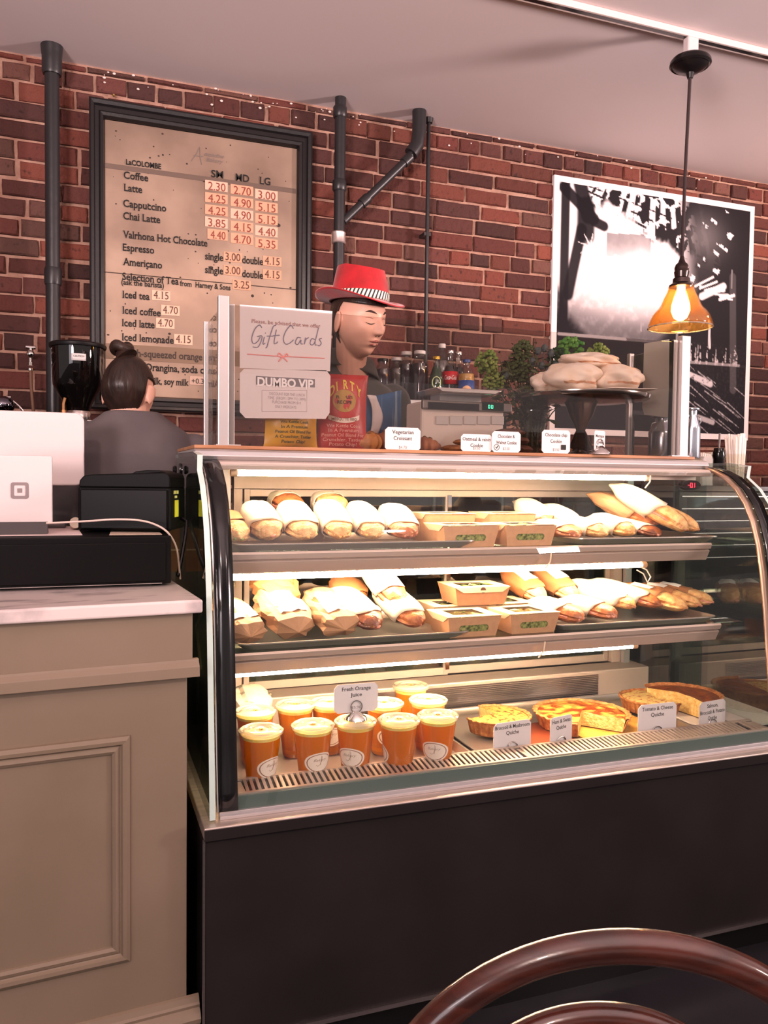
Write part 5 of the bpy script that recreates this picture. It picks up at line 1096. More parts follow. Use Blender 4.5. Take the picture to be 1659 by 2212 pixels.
keep(b.build('trousers', mat('trousers', (36, 36, 42), .8), None, remesh=.01), W2)
for s in (-.085, .085): b = B(); q = T2 @ Vector((s, -.04, .036)); b.sphere(q, (.045, .13, .036), 18, 12); keep(b.build('shoe', blackg, None), W2)
hair_shell(M2, W2, -.72, .35, 1.05, side=1.8)
bc = at(263, 752, Y=2.5); b = B()
b.grid(lambda u, v: (lambda a, c: (bc.x+(.021+.014*math.cos(c))*math.cos(a), bc.y+(.020+.014*math.cos(c))*math.sin(a), bc.z+.016*math.sin(c)+.006*math.sin(2*a)))(2*PI*u, 2*PI*v), 30, 16, True); b.sphere(bc, (.020, .02, .017), 16, 10, jit=.2); b.tube([bc+Vector((0, .0, -.01)), h2+Vector((-.008, -.01, .10))], [.02, .035], 16); keep(b.build('hair_bun', hairm, None), W2)
b = B(); b.tube([(bc.x+.003+.024*math.cos(a*PI/10), bc.y+.003+.024*math.sin(a*PI/10), bc.z-.028) for a in range(20)], .0018, 6, closed=True); keep(b.build('hair_tie', mat('tie_gold', (236, 206, 170), .4), None), W2)
# ================================================================== glass guard on top of the case
ZT = 1.3455; GY = 2.06
gl_ = at(494, 652, Y=GY); gr_ = at(1466, 735, Y=GY); GZ = 1.708
G = thing('glass_guard', 'clear glass sneeze guard with aluminium corner posts on the case top', 'glass guard', (1.05, GY, ZT))
gg_ = glassy('guard_glass', (234, 232, 230), .04, body=.004, bodycol=(220, 205, 200))
gx0, gx1 = at(496, 800, Y=GY).x, at(1466, 850, Y=GY).x
b = B(); b.box(gx0, gx1, GY-.003, GY+.003, ZT, GZ-.012); wb(b, 'front_pane', gg_, G, bevel=.001)
aluB = mat('post_alu', (198, 190, 188), .35, .7)
def gpost(x0, x1, y0, y1, z1, name='post'):
    b = B(); b.box(x0, x1, y0, y1, ZT, z1); return wb(b, name, aluB, G, bevel=.0015)
xa, xb = at(470, 800, Y=GY).x, at(493, 800, Y=GY).x
gpost(xa, xb, GY-.012, GY+.012, GZ+.008); gpost(xb+.002, xb+.017, GY+.004, GY+.016, GZ-.008)
xc, xd = at(1467, 800, Y=GY).x, at(1485, 800, Y=GY).x
gpost(xc, xd, GY-.012, GY+.012, GZ+.008); gpost(xc-.019, xc-.003, GY+.004, GY+.016, GZ-.004)
b = B(); b.box(xc-.024, xc-.019, GY+.004, GY+.016, ZT, GZ-.006); wb(b, 'rubber_seal', blackg, G)
yb_ = 2.30
for (x0, x1) in ((xa+.006, xa+.012), (xc+.003, xc+.009)):
    b = B(); b.box(x0, x1, GY+.013, yb_, ZT, GZ-.02); wb(b, 'side_pane', gg_, G, bevel=.001)
    b = B(); b.box(x0-.006, x1+.006, yb_, yb_+.016, ZT, GZ-.012); wb(b, 'rear_post', aluB, G, bevel=.0015)
    b = B(); b.box(x0+.013, x0+.017, yb_-.004, yb_+.012, ZT, GZ-.02); wb(b, 'rubber_seal', blackg, G)
b = B(); b.box(xa-.005, xb+.03, GY-.014, GY+.03, ZT-.0005, ZT+.004); b.box(xc-.03, xd+.004, GY-.014, GY+.03, ZT-.0005, ZT+.004); wb(b, 'foot_plate', aluB, G)
# paper notices behind the front pane
YP = GY+.0045
pap = thin('notice_paper', (250, 242, 242), .3, .6)
def notice(label, pts, text=()):
    P_ = [at(x, y, Y=YP) for x, y in pts]; c = P_[0]; T = thing('paper_notice', label, 'notice', (c.x, YP, P_[-1].z))
    b = B(); b.prism([(p.x, p.z) for p in P_], 'Y', YP, YP+.0008); wb(b, 'paper', pap, T); return T
YI = YP-.0006
T = notice('white notice reading Gift Cards with a red bow, taped inside the glass guard', [(518, 658), (718, 672), (713, 802), (518, 795)])
kw = dict(ypl=YI, name='lettering', lift=.0002)
words_px('Please, be advised that we offer', T, mat('soft_red', (160, 104, 98), .7), 543, 692, 697, hpx=8, bold=.0, **kw)
def script(parent, m, segs, w_=.0012):
    b = B()
    for s in segs:
        P_ = [at(x, y, Y=YI) for x, y in s]; out = []
        for i in range(len(P_)-1):
            for k in range(5):
                t = k/5; a0, a1, a2, a3 = P_[max(i-1, 0)], P_[i], P_[i+1], P_[min(i+2, len(P_)-1)]; out.append(.5*((2*a1)+(a2-a0)*t+(2*a0-5*a1+4*a2-a3)*t*t+(3*a1-a0-3*a2+a3)*t**3))
        out.append(P_[-1]); b.tube(out, w_, 5)
    return wb(b, 'script_lettering', m, parent)
sg = mat('script_grey', (118, 112, 130), .6)
script(T, sg, [[(566, 708), (560, 702), (550, 712), (544, 730), (547, 742), (556, 738), (562, 728)], [(556, 727), (566, 726), (562, 742), (556, 750), (546, 749)], [(571, 728), (568, 743), (573, 741)], [(573, 720), (574, 719)], [(596, 703), (590, 706), (582, 730), (577, 748), (574, 752)], [(576, 726), (590, 726)], [(597, 712), (592, 740), (597, 741), (600, 738)], [(590, 725), (604, 724)],
    [(634, 710), (628, 703), (617, 716), (612, 733), (617, 743), (626, 741), (634, 734)], [(650, 730), (643, 729), (638, 740), (643, 744), (650, 734), (650, 742), (654, 743)], [(660, 729), (657, 744), (661, 733), (667, 729)], [(680, 733), (673, 732), (670, 742), (675, 745), (681, 736), (688, 708)], [(681, 736), (681, 745), (684, 745)], [(695, 731), (690, 733), (694, 741), (690, 747), (686, 745)]])
rb = mat('ribbon_rose', (206, 128, 124), .6)
script(T, rb, [[(534, 765), (606, 770)], [(614, 770), (701, 774)]], .0013)
script(T, rb, [[(611, 770), (603, 763), (601, 769), (611, 771), (619, 764), (622, 770), (611, 771), (606, 776), (602, 781)], [(611, 771), (617, 777), (621, 781)]], .0016)
T = notice('eight-sided notice with DUMBO VIP in a grey band, under the Gift Cards notice', [(527, 797), (705, 800), (714, 812), (712, 892), (703, 905), (530, 903), (518, 890), (518, 806)])
p, q = at(553, 812, Y=YI), at(680, 837, Y=YI); b = B(); b.box(p.x, q.x, YI-.0002, YI+.0002, q.z, p.z); wb(b, 'grey_band', mat('band_grey', (128, 120, 124), .6), T)
words_px('DUMBO VIP', T, mat('letter_white', (246, 240, 240), .6), 556, 677, 833, hpx=18, bold=.035, serif=False, ypl=YI-.0006, lift=.0002)
lg_ = mat('faint_grey', (178, 168, 172), .7)
for x0, x1, y, s in ((582, 658, 853, 'DISCOUNT FOR THE LUNCH'), (578, 660, 862, 'TIME  (FROM 12PM TO 3PM)'), (588, 650, 871, 'PURCHASE FROM $10'), (594, 640, 881, 'ONLY WEEKDAYS')): words_px(s, T, lg_, x0, x1, y, hpx=6, bold=0, serif=False, **kw)
P_ = [at(x, y, Y=YI) for x, y in ((566, 843), (663, 843), (663, 889), (566, 889))]; b = B(); b.tube(P_, .0005, 4, closed=True); wb(b, 'outline', lg_, T)
# paper on the right side pane
xs3 = xc+.002; P_ = [at(x, y, X=xs3) for x, y in ((1392, 742), (1446, 733), (1444, 902), (1392, 896), (1388, 880))]
b = B(); b.prism([(p.y, p.z) for p in P_], 'X', xs3-.0012, xs3-.0002); tag(b.build('paper_sheet', thin('sheet_grey', (196, 190, 180), .3, .25)), 'greyish paper sheet fixed inside the right side pane of the guard', 'paper')
# ---- crisp bags
def crisp_bag(label, x0, x1, ytop, ybot, Y, base, lean=0, nm='crisp_bag'):
    a, c = at(x0, ytop, Y=Y), at(x1, ybot, Y=Y); w2 = (c.x-a.x)/2; hh = a.z-ZT; T = thing(nm, label, 'crisp bag', (a.x+w2, Y, ZT), R(lean), 'crisp bags')
    def f(s):
        def g_(u, v):
            x = (u*2-1); fl = min(1, min(v, 1-v)*6); pil = (1-abs(x)**2.6)*math.sin(PI*min(1, max(0, v)))**.55
            wn = 1+.05*(abs(v-.5)*2)**6; return (x*w2*wn*(1-.03*math.sin(PI*v)), s*(.034*pil+.003*noise.noise(Vector((x*4, v*6, s)))), hh*v)
        return g_
    b = B(); b.grid(f(-1), 22, 22); b.grid(f(1), 22, 22); b.build('foil_bag', base, T); return T, f(-1), w2, hh
def bagtext(T, g_, lines, m, bold=.01):
    for s, v, wid, hh_ in lines:
        vs, fs = glyphs(s, bold, True, .0); x0 = min(q[0] for q in vs); x1 = max(q[0] for q in vs)
        b = B(); b.add([Vector(g_(.5+((q[0]-x0)/(x1-x0)-.5)*wid, v+q[1]/.73*hh_))+Vector((0, -.0012, 0)) for q in vs], fs); b.build('lettering', m, T)
T, g_, w2, hh = crisp_bag('red crisp bag with yellow arched lettering behind the glass', 687, 790, 806, 968, 2.16, mat('bag_red', (190, 62, 56), .38, c2=(160, 40, 40), ns=5, bump=.15, bs=12), -6)
yl = mat('bag_yellow_ink', (216, 190, 70), .4); pk = mat('bag_pale_ink', (236, 176, 160), .5)
for i, ch in enumerate('DIRTY'):
    vs, fs = glyphs(ch, .03, True); u0 = .20+i*.14; v0 = .80-.09*((i-2)/2)**2; b = B(); b.add([Vector(g_(u0+q[0]*.15, v0+q[1]*.17+(q[0]-.3)*-.05*(i-2)))+Vector((0, -.0013, 0)) for q in vs], fs); b.build('lettering', yl, T)
b = B(); b.add([Vector(g_(.5, .64))+Vector((0, -.001, 0))]+[Vector(g_(.5+.24*math.cos(2*PI*i/24), .64+.15*math.sin(2*PI*i/24)))+Vector((0, -.001, 0)) for i in range(24)], [(0, i+1, (i+1) % 24+1) for i in range(24)]); b.build('oval_badge', mat('badge_olive', (170, 130, 60), .5), T)
b = B(); b.grid(lambda u, v: Vector(g_(.18+.64*u, .40+.06*v-.05*math.sin(PI*u)))+Vector((0, -.001, 0)), 12, 3); b.build('banner', mat('banner_pale', (222, 206, 190), .5), T)
bagtext(T, g_, [("PEOPLE'S", .67, .34, .04), ('RECIPE', .60, .3, .045)], ink); bagtext(T, g_, [('MESQUITE BBQ', .385, .52, .035)], mat('badge_ink', (110, 60, 40), .6))
bagtext(T, g_, [('We Kettle Cook', .295, .7, .045), ('In A Premium', .235, .62, .045), ('Peanut Oil Blend For', .175, .86, .045), ('Crunchier, Tastier', .115, .8, .045), ('Potato Chip!', .055, .55, .045)], pk, .0)
T, g_, w2, hh = crisp_bag('yellow crisp bag with dark green lettering, mostly behind the notices', 570, 686, 850, 968, 2.13, mat('bag_yellow', (232, 178, 44), .38, c2=(186, 128, 28), ns=5, bump=.15, bs=12), 5)
bagtext(T, g_, [('We Kettle Cook', .46, .55, .055), ('In A Premium', .37, .52, .055), ('Peanut Oil Blend For', .28, .7, .055), ('A Crunchier, Tastier', .19, .7, .055), ('Potato Chip!', .10, .45, .055)], mat('bag_green_ink', (64, 76, 40), .5), .012)
b = B(); b.grid(lambda u, v: Vector(g_(.2+.6*u, .56+.06*v-.03*math.sin(PI*u)))+Vector((0, -.001, 0)), 12, 3); b.build('banner', mat('banner_pale', (222, 206, 190), .5), T)
# ---- pastries behind the cards
def croissant(label, x, y, Y, s, rz, m, seed):
    p = at(x, y, Y=Y); T = thing('croissant', label, 'croissant', (p.x, Y, ZT), rz, 'croissants on the case top')
    def f(u, v):
        t = v*2-1; a = t*1.15; r_ = .030*s*(1-abs(t)**1.7*.8)*(1+.10*math.sin(v*42)*.9); c = Vector((math.sin(a)*.062*s, (1-math.cos(a))*.062*s, .030*s*(1-.3*abs(t)))); d = Vector((math.cos(a), math.sin(a), 0)); n_ = Vector((-d.y, d.x, 0)); k = 2*PI*u
        return c+n_*(math.cos(k)*r_)+Vector((0, 0, math.sin(k)*r_*.95))
    B().grid(f, 20, 60, True).build('pastry_body', m, T)
    b = B(); b.grid(lambda u, v: Vector(f(.25+.12*(u-.5), .3+.4*v))+Vector((0, 0, .002)), 5, 16); b.build('flaky_top', mat('flaky', (206, 146, 84), .5, c2=(120, 64, 34), ns=60, bump=.5), T); return T
croissant('large croissant behind the Vegetarian Croissant card', 850, 930, 2.20, 1.15, R(15), mat('croissant_dark', (112, 62, 50), .45, c2=(176, 110, 66), ns=18, bump=.5, bs=50), 1)
croissant('small browned croissant at the right of the Vegetarian Croissant card', 918, 950, 2.16, .75, R(-25), mat('croissant_brown', (140, 74, 42), .5, c2=(190, 120, 70), ns=18, bump=.5, bs=50), 2)
croissant('golden croissant between the red crisp bag and the card', 800, 950, 2.17, .9, R(30), mat('croissant_gold', (176, 112, 60), .5, c2=(210, 150, 90), ns=18, bump=.5, bs=50), 3)
ck = [mat('cookie_choc', (70, 42, 34), .6, c2=(110, 66, 48), ns=40, bump=.6, bs=40), mat('cookie_oat', (168, 112, 66), .7, c2=(110, 64, 40), ns=40, bump=.6, bs=40)]
def cookie(label, x, Y, z, m, s=1, h=.012, seed=0):
    p = at(x, 960, Y=Y); b = B(); b.sphere((0, 0, h), (.045*s, .045*s, h), 28, 14, jit=.15, seed=seed); o = b.build('cookie', ck[m], None); o.location = (p.x, Y, z+h*.1); tag(o, label, 'cookie', 'cookies on the case top')
cookie('flat oatmeal cookie lowest behind the Oatmeal card', 985, 2.15, ZT, 1, 1, .011, 1); cookie('oatmeal cookie lying on the flat one', 1008, 2.16, ZT+.021, 1, .9, .01, 2)
cookie('chocolate cookie at the bottom of the pile behind the walnut card', 1110, 2.18, ZT, 0, 1.3, .014, 3); cookie('chocolate cookie in the middle of the dark pile', 1105, 2.18, ZT+.027, 0, 1.2, .013, 4); cookie('topmost chocolate cookie of the dark pile', 1100, 2.18, ZT+.052, 0, 1.05, .012, 5)
cookie('cookie beside the dark pile, behind the chocolate chip card', 1200, 2.15, ZT, 1, 1.1, .014, 6); cookie('upper cookie behind the chocolate chip card', 1196, 2.15, ZT+.026, 0, 1, .012, 7)
# ---- cake stand with meringues
p = at(1256, 850, Y=2.19); CX, CY = p.x, 2.19; zp = at(1256, 862, Y=CY).z; D = Matrix.Translation((CX, CY, 0))
T = thing('cake_stand', 'dark silver pedestal cake stand holding large meringues', 'cake stand', (CX, CY, ZT))
sv = mat('old_silver', (150, 136, 126), .16, 1, c2=(110, 96, 88), ns=6)
b = B(); b.lathe([(.075, 0), (.078, .006), (.07, .014), (.045, .02)], 40, Matrix.Translation((CX, CY, ZT))); wb(b, 'foot', sv, T)
b = B(); hh = zp-ZT; b.lathe([(.045, .02), (.030, .045), (.020, .068), (.014, .080), (.016, .086), (.022, .10), (.036, .125), (.048, hh-.018), (.052, hh-.012)], 40, Matrix.Translation((CX, CY, ZT))); wb(b, 'stem', sv, T)
rp = (at(1380, 860, Y=CY).x-at(1130, 860, Y=CY).x)/2*.98
b = B(); b.lathe([(.05, -.012), (rp*.8, -.008), (rp*.985, -.003), (rp, .004), (rp, .009), (rp*.98, .009), (rp*.95, .003), (.02, .001)], 56, Matrix.Translation((CX, CY, zp))); wb(b, 'plate', sv, T)
pq = [(-.97, -.5), (-.1, -1.0), (.9, -.62), (1.05, .1), (.55, .8), (-.6, .85)]
b = B(); vs = [(CX+x*rp*1.0, CY+y*rp*1.0, zp+.010+(.018 if i in (2, 3) else -.004 if i == 0 else .004)) for i, (x, y) in enumerate(pq)]; b.add([(CX, CY, zp+.008)]+vs, [(0, i+1, (i+1) % 6+1) for i in range(6)])
tag(b.build('greaseproof_paper', thin('grease_paper', (226, 214, 202), .4, .5), solid=.0008), 'crumpled greaseproof paper under the meringues', 'paper')
mer = mat('meringue', (252, 238, 224), .5, c2=(240, 214, 190), ns=14, bump=.2, bs=26)
def meringue(label, x0, x1, y0, y1, Y, rz=0, seed=0, elong=1, z0=None, peak=0):
    a, c = at(x0, y0, Y=Y), at(x1, y1, Y=Y); w2, h2_ = (c.x-a.x)/2, (a.z-c.z)/2; T = thing('meringue', label, 'meringue', (a.x+w2, Y, c.z), rz, 'meringues on the cake stand')
    so = Vector((seed, seed*2.3, 0))
    def f(u, v):
        th = PI*v; ph = 2*PI*u; d = Vector((math.sin(th)*math.cos(ph), math.sin(th)*math.sin(ph), math.cos(th)))
        k = 1+.22*noise.noise(d*1.5+so)+.10*abs(noise.noise(d*2.8+so))+.06*math.sin(6*d.x+5*d.z+seed); z = d.z*h2_*k*(1 if d.z > 0 else .92)+h2_*.95
        x = d.x*w2*k+peak*.012*max(0, d.x-.5)
        return (x, d.y*w2*elong*k, max(0, z)+peak*.012*max(0, d.x-.4)*max(0, d.z))
    B().grid(f, 44, 30, True).build('meringue_shell', mer, T)
    b = B(); b.grid(lambda u, v: Vector(f(.62+.26*u, .60+.05*v+.03*noise.noise(Vector((u*9, seed, 0)))))*1.0+Vector((0, -.0012, 0)), 20, 3); b.build('toasted_crack', mat('toasted', (190, 132, 96), .6, c2=(224, 180, 146), ns=50, bump=.5), T)
    return T
meringue('leftmost meringue on the cake stand, partly hidden', 1150, 1205, 800, 851, 2.20, .3, 3, .9)
meringue('largest meringue at front left of the cake stand', 1180, 1290, 780, 852, 2.15, .1, 1, .75)
meringue('front right meringue on the cake stand with swirled top', 1286, 1378, 784, 852, 2.15, -.1, 2, .8)
meringue('curved meringue lying on top of the others', 1214, 1336, 758, 802, 2.19, .0, 5, .6, peak=1)
# ---- scale with green display
a, c = at(915, 842, Y=2.28), at(1055, 860, Y=2.28)
T = thing('weighing_scale', 'cream shop scale with steel pan and green lit display', 'scale', ((a.x+c.x)/2, 2.28, ZT))
b = B(); b.prism([(a.x, a.z), (c.x+.005, a.z), (c.x-.022, c.z), (a.x+.02, c.z)], 'Y', 2.19, 2.35); wb(b, 'pan', mat('pan_steel', (220, 212, 210), .25, .9), T, bevel=.004)
q0, q1 = at(905, 865, Y=2.25), at(1095, 893, Y=2.25); scm = mat('scale_cream', (198, 184, 174), .5)
b = B(); b.box(q0.x, q1.x-.02, 2.23, 2.355, ZT, q0.z-.002); wb(b, 'scale_body', scm, T, bevel=.008)
b = B(); b.box(a.x+.04, c.x-.04, 2.25, 2.32, q0.z-.002, c.z); wb(b, 'pan_support', alu, T)
b = B(); b.box(q0.x-.002, q1.x, 2.216, 2.232, q1.z, q0.z); wb(b, 'display_panel', mat('display_frame', (120, 112, 108), .4, .5), T, bevel=.004)
r0_, r1_ = at(1042, 868, Y=2.215), at(1088, 888, Y=2.215); b = B(); b.box(r0_.x, r1_.x, 2.2145, 2.2165, r1_.z, r0_.z); wb(b, 'display_window', mat('display_dark', (18, 34, 30), .15), T)
r0_, r1_ = at(1055, 874, Y=2.214), at(1064, 882, Y=2.214); b = B()
for i in range(3): seg7('010'[i], r0_.x+i*.0052, r1_.z, .009, b, 2.214)
tag(wb(b, 'display_digits', mat('led_green', (90, 240, 190), .5, emit=3), T), 'glowing green digits')
r0_, r1_ = at(925, 868, Y=2.215), at(1035, 888, Y=2.215); b = B(); b.box(r0_.x, r1_.x, 2.2145, 2.2165, r1_.z, r0_.z); wb(b, 'display_window', mat('display_dark2', (34, 32, 36), .2), T)
for i in range(5):
    r0_, r1_ = at(1062+i*0-i*30, 898, Y=2.226), at(1089-i*30, 918, Y=2.226); b = B(); b.box(r0_.x, r1_.x, 2.2255, 2.231, r1_.z, r0_.z); wb(b, 'key_block', mat('keys_grey', (176, 168, 164), .5), T, bevel=.002)
# ---- drinks cabinet behind and its bottles
SZ = 1.575
T = thing('drinks_cabinet', 'black back-bar cabinet carrying the bottles, against the brick wall', 'cabinet', (1.30, 3.1, 0))
b = B(); b.box(1.02, 1.62, 2.96, 3.26, .02, SZ-.02); wb(b, 'cabinet_body', black, T, bevel=.003)
b = B(); b.box(1.01, 1.63, 2.95, 3.265, SZ-.02, SZ-.0005); wb(b, 'cabinet_top', alu, T, bevel=.002)
for x in (1.025, 1.325):
    b = B(); b.box(x+.005, x+.285, 2.944, 2.96, .08, SZ-.05); d_ = wb(b, 'cabinet_door', blackg, T, bevel=.003)
    b = B(); b.box(x+.26, x+.27, 2.93, 2.944, .9, 1.2); h_ = b.build('door_handle', steel, None); keep(h_, d_)
b = B(); b.box(1.04, 1.6, 2.98, 3.24, 0, .02); wb(b, 'plinth', blackg, T)
def bottle(label, x, ytop, Y, prof, cap, liq, capc, lab=None, hscale=1, group='bottles on the back-bar cabinet'):
    p = at(x, ytop, Y=Y); hh = p.z-SZ; T = thing('bottle', label, 'bottle', (p.x, Y, SZ), 0, group)
    prof = [(r_, z*hh) for r_, z in prof]
    B().lathe(prof, 28, None, True, False).build('glass_body', glassy('bottle_glass', (232, 236, 234), .09), T)
    lp = [(r_*.93, z+.002) for r_, z in prof if z < hh*.80]; B().lathe(lp, 24).build('drink', liq, T)
    r_c = cap; B().lathe([(r_c, hh*.93), (r_c*1.06, hh*.935), (r_c*1.06, hh*.99), (r_c*.95, hh)], 24).build('cap', capc, T)
    if lab:
        z0_, z1_, m_, rr_ = lab; b = B(); b.grid(lambda u, v: ((rr_+.001)*math.cos(2*PI*u), (rr_+.001)*math.sin(2*PI*u), (z0_+(z1_-z0_)*v)*hh), 28, 3, True); b.build('label', m_, T, solid=.0005)
    return T, hh
jar = [(.026, 0), (.034, .03), (.036, .10), (.035, .50), (.036, .62), (.034, .74), (.024, .84), (.020, .87), (.021, .93)]
purple = mat('juice_purple', (52, 26, 40), .12, coat=.5); capw = mat('cap_white', (226, 220, 218), .4)
bottle('wide bottle of purple juice with white lid, beside the green bottle', 907, 758, 3.06, jar, .022, purple, capw)
bottle('purple juice bottle with white lid, second from the jacket', 878, 760, 3.10, [(r_*.92, z) for r_, z in jar], .021, purple, capw)
bottle('short juice bottle with white lid close to the jacket', 857, 773, 3.12, [(r_*.9, z) for r_, z in jar], .021, mat('juice_grey', (110, 92, 90), .2), capw)
bottle('dark juice bottle with black lid, nearest the face', 827, 775, 3.10, [(r_*.92, z) for r_, z in jar], .021, purple, blackg)
pg = [(.024, 0), (.030, .04), (.031, .40), (.029, .52), (.020, .68), (.0135, .78), (.012, .90), (.012, .95)]
T, hh = bottle('green bottle with gold cap and round label', 943, 770, 3.02, pg, .014, mat('bottle_green', (16, 60, 30), .1, coat=.6), mat('cap_gold', (206, 170, 70), .3, .8))
b = B(); M_ = Matrix.Rotation(R(-22), 4, 'Z')
def on_b(u, z, r_): return (r_*math.sin(u), -r_*math.cos(u), z)
b.tube([M_ @ Vector(on_b(math.cos(a*PI/12)*.55, hh*.42+.022*math.sin(a*PI/12), .0315)) for a in range(24)], .0022, 6, closed=True); b.build('label_ring', mat('label_green', (200, 214, 160), .5), T)
bottle('clear water bottle with white cap behind the cola', 955, 743, 3.16, [(.028, 0), (.032, .04), (.032, .6), (.028, .72), (.014, .88), (.013, .94)], .0145, mat('water', (140, 130, 132), .1, alpha=.6), capw)
ck_ = [(.026, 0), (.029, .05), (.026, .25), (.030, .45), (.029, .55), (.020, .70), (.0135, .80), (.0125, .93)]
cola = mat('cola', (30, 12, 12), .1, coat=.5)
T, hh = bottle('cola bottle with red label and silver cap', 973, 757, 3.06, ck_, .0135, cola, chrome, (.36, .60, mat('label_red', (176, 34, 44), .4), .0305))
vs, fs = glyphs('Coca-Cola', .01, False, .5); x1 = max(v[0] for v in vs)
b = B(); b.add([M_ @ Vector(on_b(-.9+1.8*v[0]/x1, hh*.445+v[1]*.026, .0322)) for v in vs], fs); b.build('lettering', capw, T)
bottle('second cola bottle, slightly behind and right of the first', 991, 760, 3.12, ck_, .0135, cola, chrome, (.40, .56, mat('label_red', (176, 34, 44), .4), .0305))
T, hh = bottle('orange drink bottle with blue cap and blue round label', 1008, 777, 3.02, [(.026, 0), (.031, .05), (.032, .45), (.034, .55), (.032, .66), (.018, .80), (.014, .86), (.014, .93)], .0155, mat('orangeade', (206, 150, 74), .3), mat('cap_blue', (36, 58, 110), .4), (.05, .52, mat('label_blue', (44, 70, 130), .4), .0325))
b = B(); b.add([M_ @ Vector(on_b(.0, hh*.28, .0345))]+[M_ @ Vector(on_b(math.cos(2*PI*i/20)*.6, hh*.28+.021*math.sin(2*PI*i/20), .0345)) for i in range(20)], [(0, i+1, (i+1) % 20+1) for i in range(20)]); b.build('round_badge', mat('badge_orange', (226, 176, 130), .5), T)
b = B(); q = at(968, 830, Y=2.99); b.box(q.x-.05, q.x+.035, 2.965, 2.99, SZ, SZ+.05); tag(b.build('blue_carton', mat('carton_blue', (24, 74, 120), .4), bevel=.004), 'low blue carton standing in front of the cola bottles', 'carton')
# ---- flowers in a vase
g = random.Random(21)
p = at(1150, 950, Y=2.33); T = thing('flower_bouquet', 'loose bouquet of green hydrangea and thistles in a glass vase', 'bouquet', (p.x, 2.33, ZT))
lf = thin('leaf_dark', (52, 60, 34), .25, .5, c2=(92, 96, 56), ns=30); gb = thin('bloom_green', (112, 138, 62), .35, .7, c2=(160, 176, 92), ns=30); gb2 = thin('bloom_bright', (60, 128, 48), .35, .7, c2=(110, 160, 70), ns=30)
b = B(); b.lathe([(.035, 0), (.04, .01), (.038, .08), (.045, .14), (.052, .16)], 28, Matrix.Translation((p.x, 2.33, ZT)), True, False); wb(b, 'vase', glassy('vase_glass', (220, 226, 220), .1), T, solid=.002)
st_ = B(); lv = B(); th_ = B(); tips = []
for k in range(42):
    x, y = g.choice([(g.uniform(1085, 1150), g.uniform(740, 800)), (g.uniform(1090, 1200), g.uniform(760, 860)), (g.uniform(1035, 1085), g.uniform(770, 860)), (g.uniform(1150, 1250), g.uniform(740, 800)), (g.uniform(1060, 1230), g.uniform(850, 910))]); Y = 2.33+g.uniform(-.03, .05); q = at(x, y, Y=Y)
    s0 = Vector((p.x+g.uniform(-.025, .025), 2.33+g.uniform(-.02, .02), ZT+.03)); md = s0.lerp(q, .5)+Vector((g.uniform(-.02, .02), 0, .03)); st_.tube([s0, md, q], [.0025, .002, .0014], 5); tips.append(q)
    for j in range(12):
        t = g.uniform(.25, 1.05); c = s0.lerp(md, t*2) if t < .5 else md.lerp(q, t*2-1); l_ = g.uniform(.018, .042); c = c+Vector((g.uniform(-.014, .014),)*3)
        M_ = Matrix.Translation(c) @ Matrix.Rotation(g.uniform(0, 6.3), 4, 'Z') @ Matrix.Rotation(g.uniform(-1.2, 1.2), 4, 'X') @ Matrix.Rotation(g.uniform(-.6, .6), 4, 'Y')
        lv.add([(0, 0, 0), (l_*.4, l_*.26, .002), (l_, 0, -.003), (l_*.4, -l_*.26, .002)], [(0, 1, 2), (0, 2, 3)], None, False, M_)
tag(wb(st_, 'stems', thin('stem_green', (74, 78, 40), .1, .6), T), kind='stuff'); tag(wb(lv, 'leaves', lf, T), kind='stuff')
def bloom(x, y, r_, m, Y=2.30):
    c = at(x, y, Y=Y); b = B(); dep = (c-EYE).dot(fw); r_ = r_*dep/F
    for k in range(120):
        d = Vector((g.gauss(0, 1), g.gauss(0, 1), g.gauss(0, 1))).normalized(); b.sphere(c+d*r_*g.uniform(.6, 1), r_*.17, 6, 4)
    return wb(b, 'bloom', m, T)
bloom(1052, 783, 26, gb); bloom(1066, 822, 24, gb, 2.32); bloom(1232, 757, 30, gb2, 2.34); bloom(1205, 772, 22, thin('bloom_deep', (32, 62, 34), .3, .7), 2.34); bloom(1292, 766, 24, gb, 2.36); bloom(1130, 758, 24, thin('bloom_olive', (72, 84, 42), .3, .7), 2.32); bloom(1118, 800, 26, thin('bloom_olive', (72, 84, 42), .3, .7), 2.33)
for x, y in ((1162, 758), (1176, 752), (1190, 763), (1170, 790), (1185, 800), (1150, 780), (1200, 790), (1092, 812)):
    q = at(x, y, Y=2.31); b = B(); b.sphere(q, (.011, .011, .013), 12, 8, jit=.3, seed=x); 
    for k in range(20):
        d = Vector((g.gauss(0, 1), g.gauss(0, 1), g.gauss(0, 1))).normalized(); b.tube([q+d*.009, q+d*.017], [.0014, .0003], 4)
    b.tube([q, q+Vector((g.uniform(-.01, .01), .01, -.10))], .0015, 5); wb(b, 'thistle', mat('thistle_grey', (66, 74, 74), .7), T)
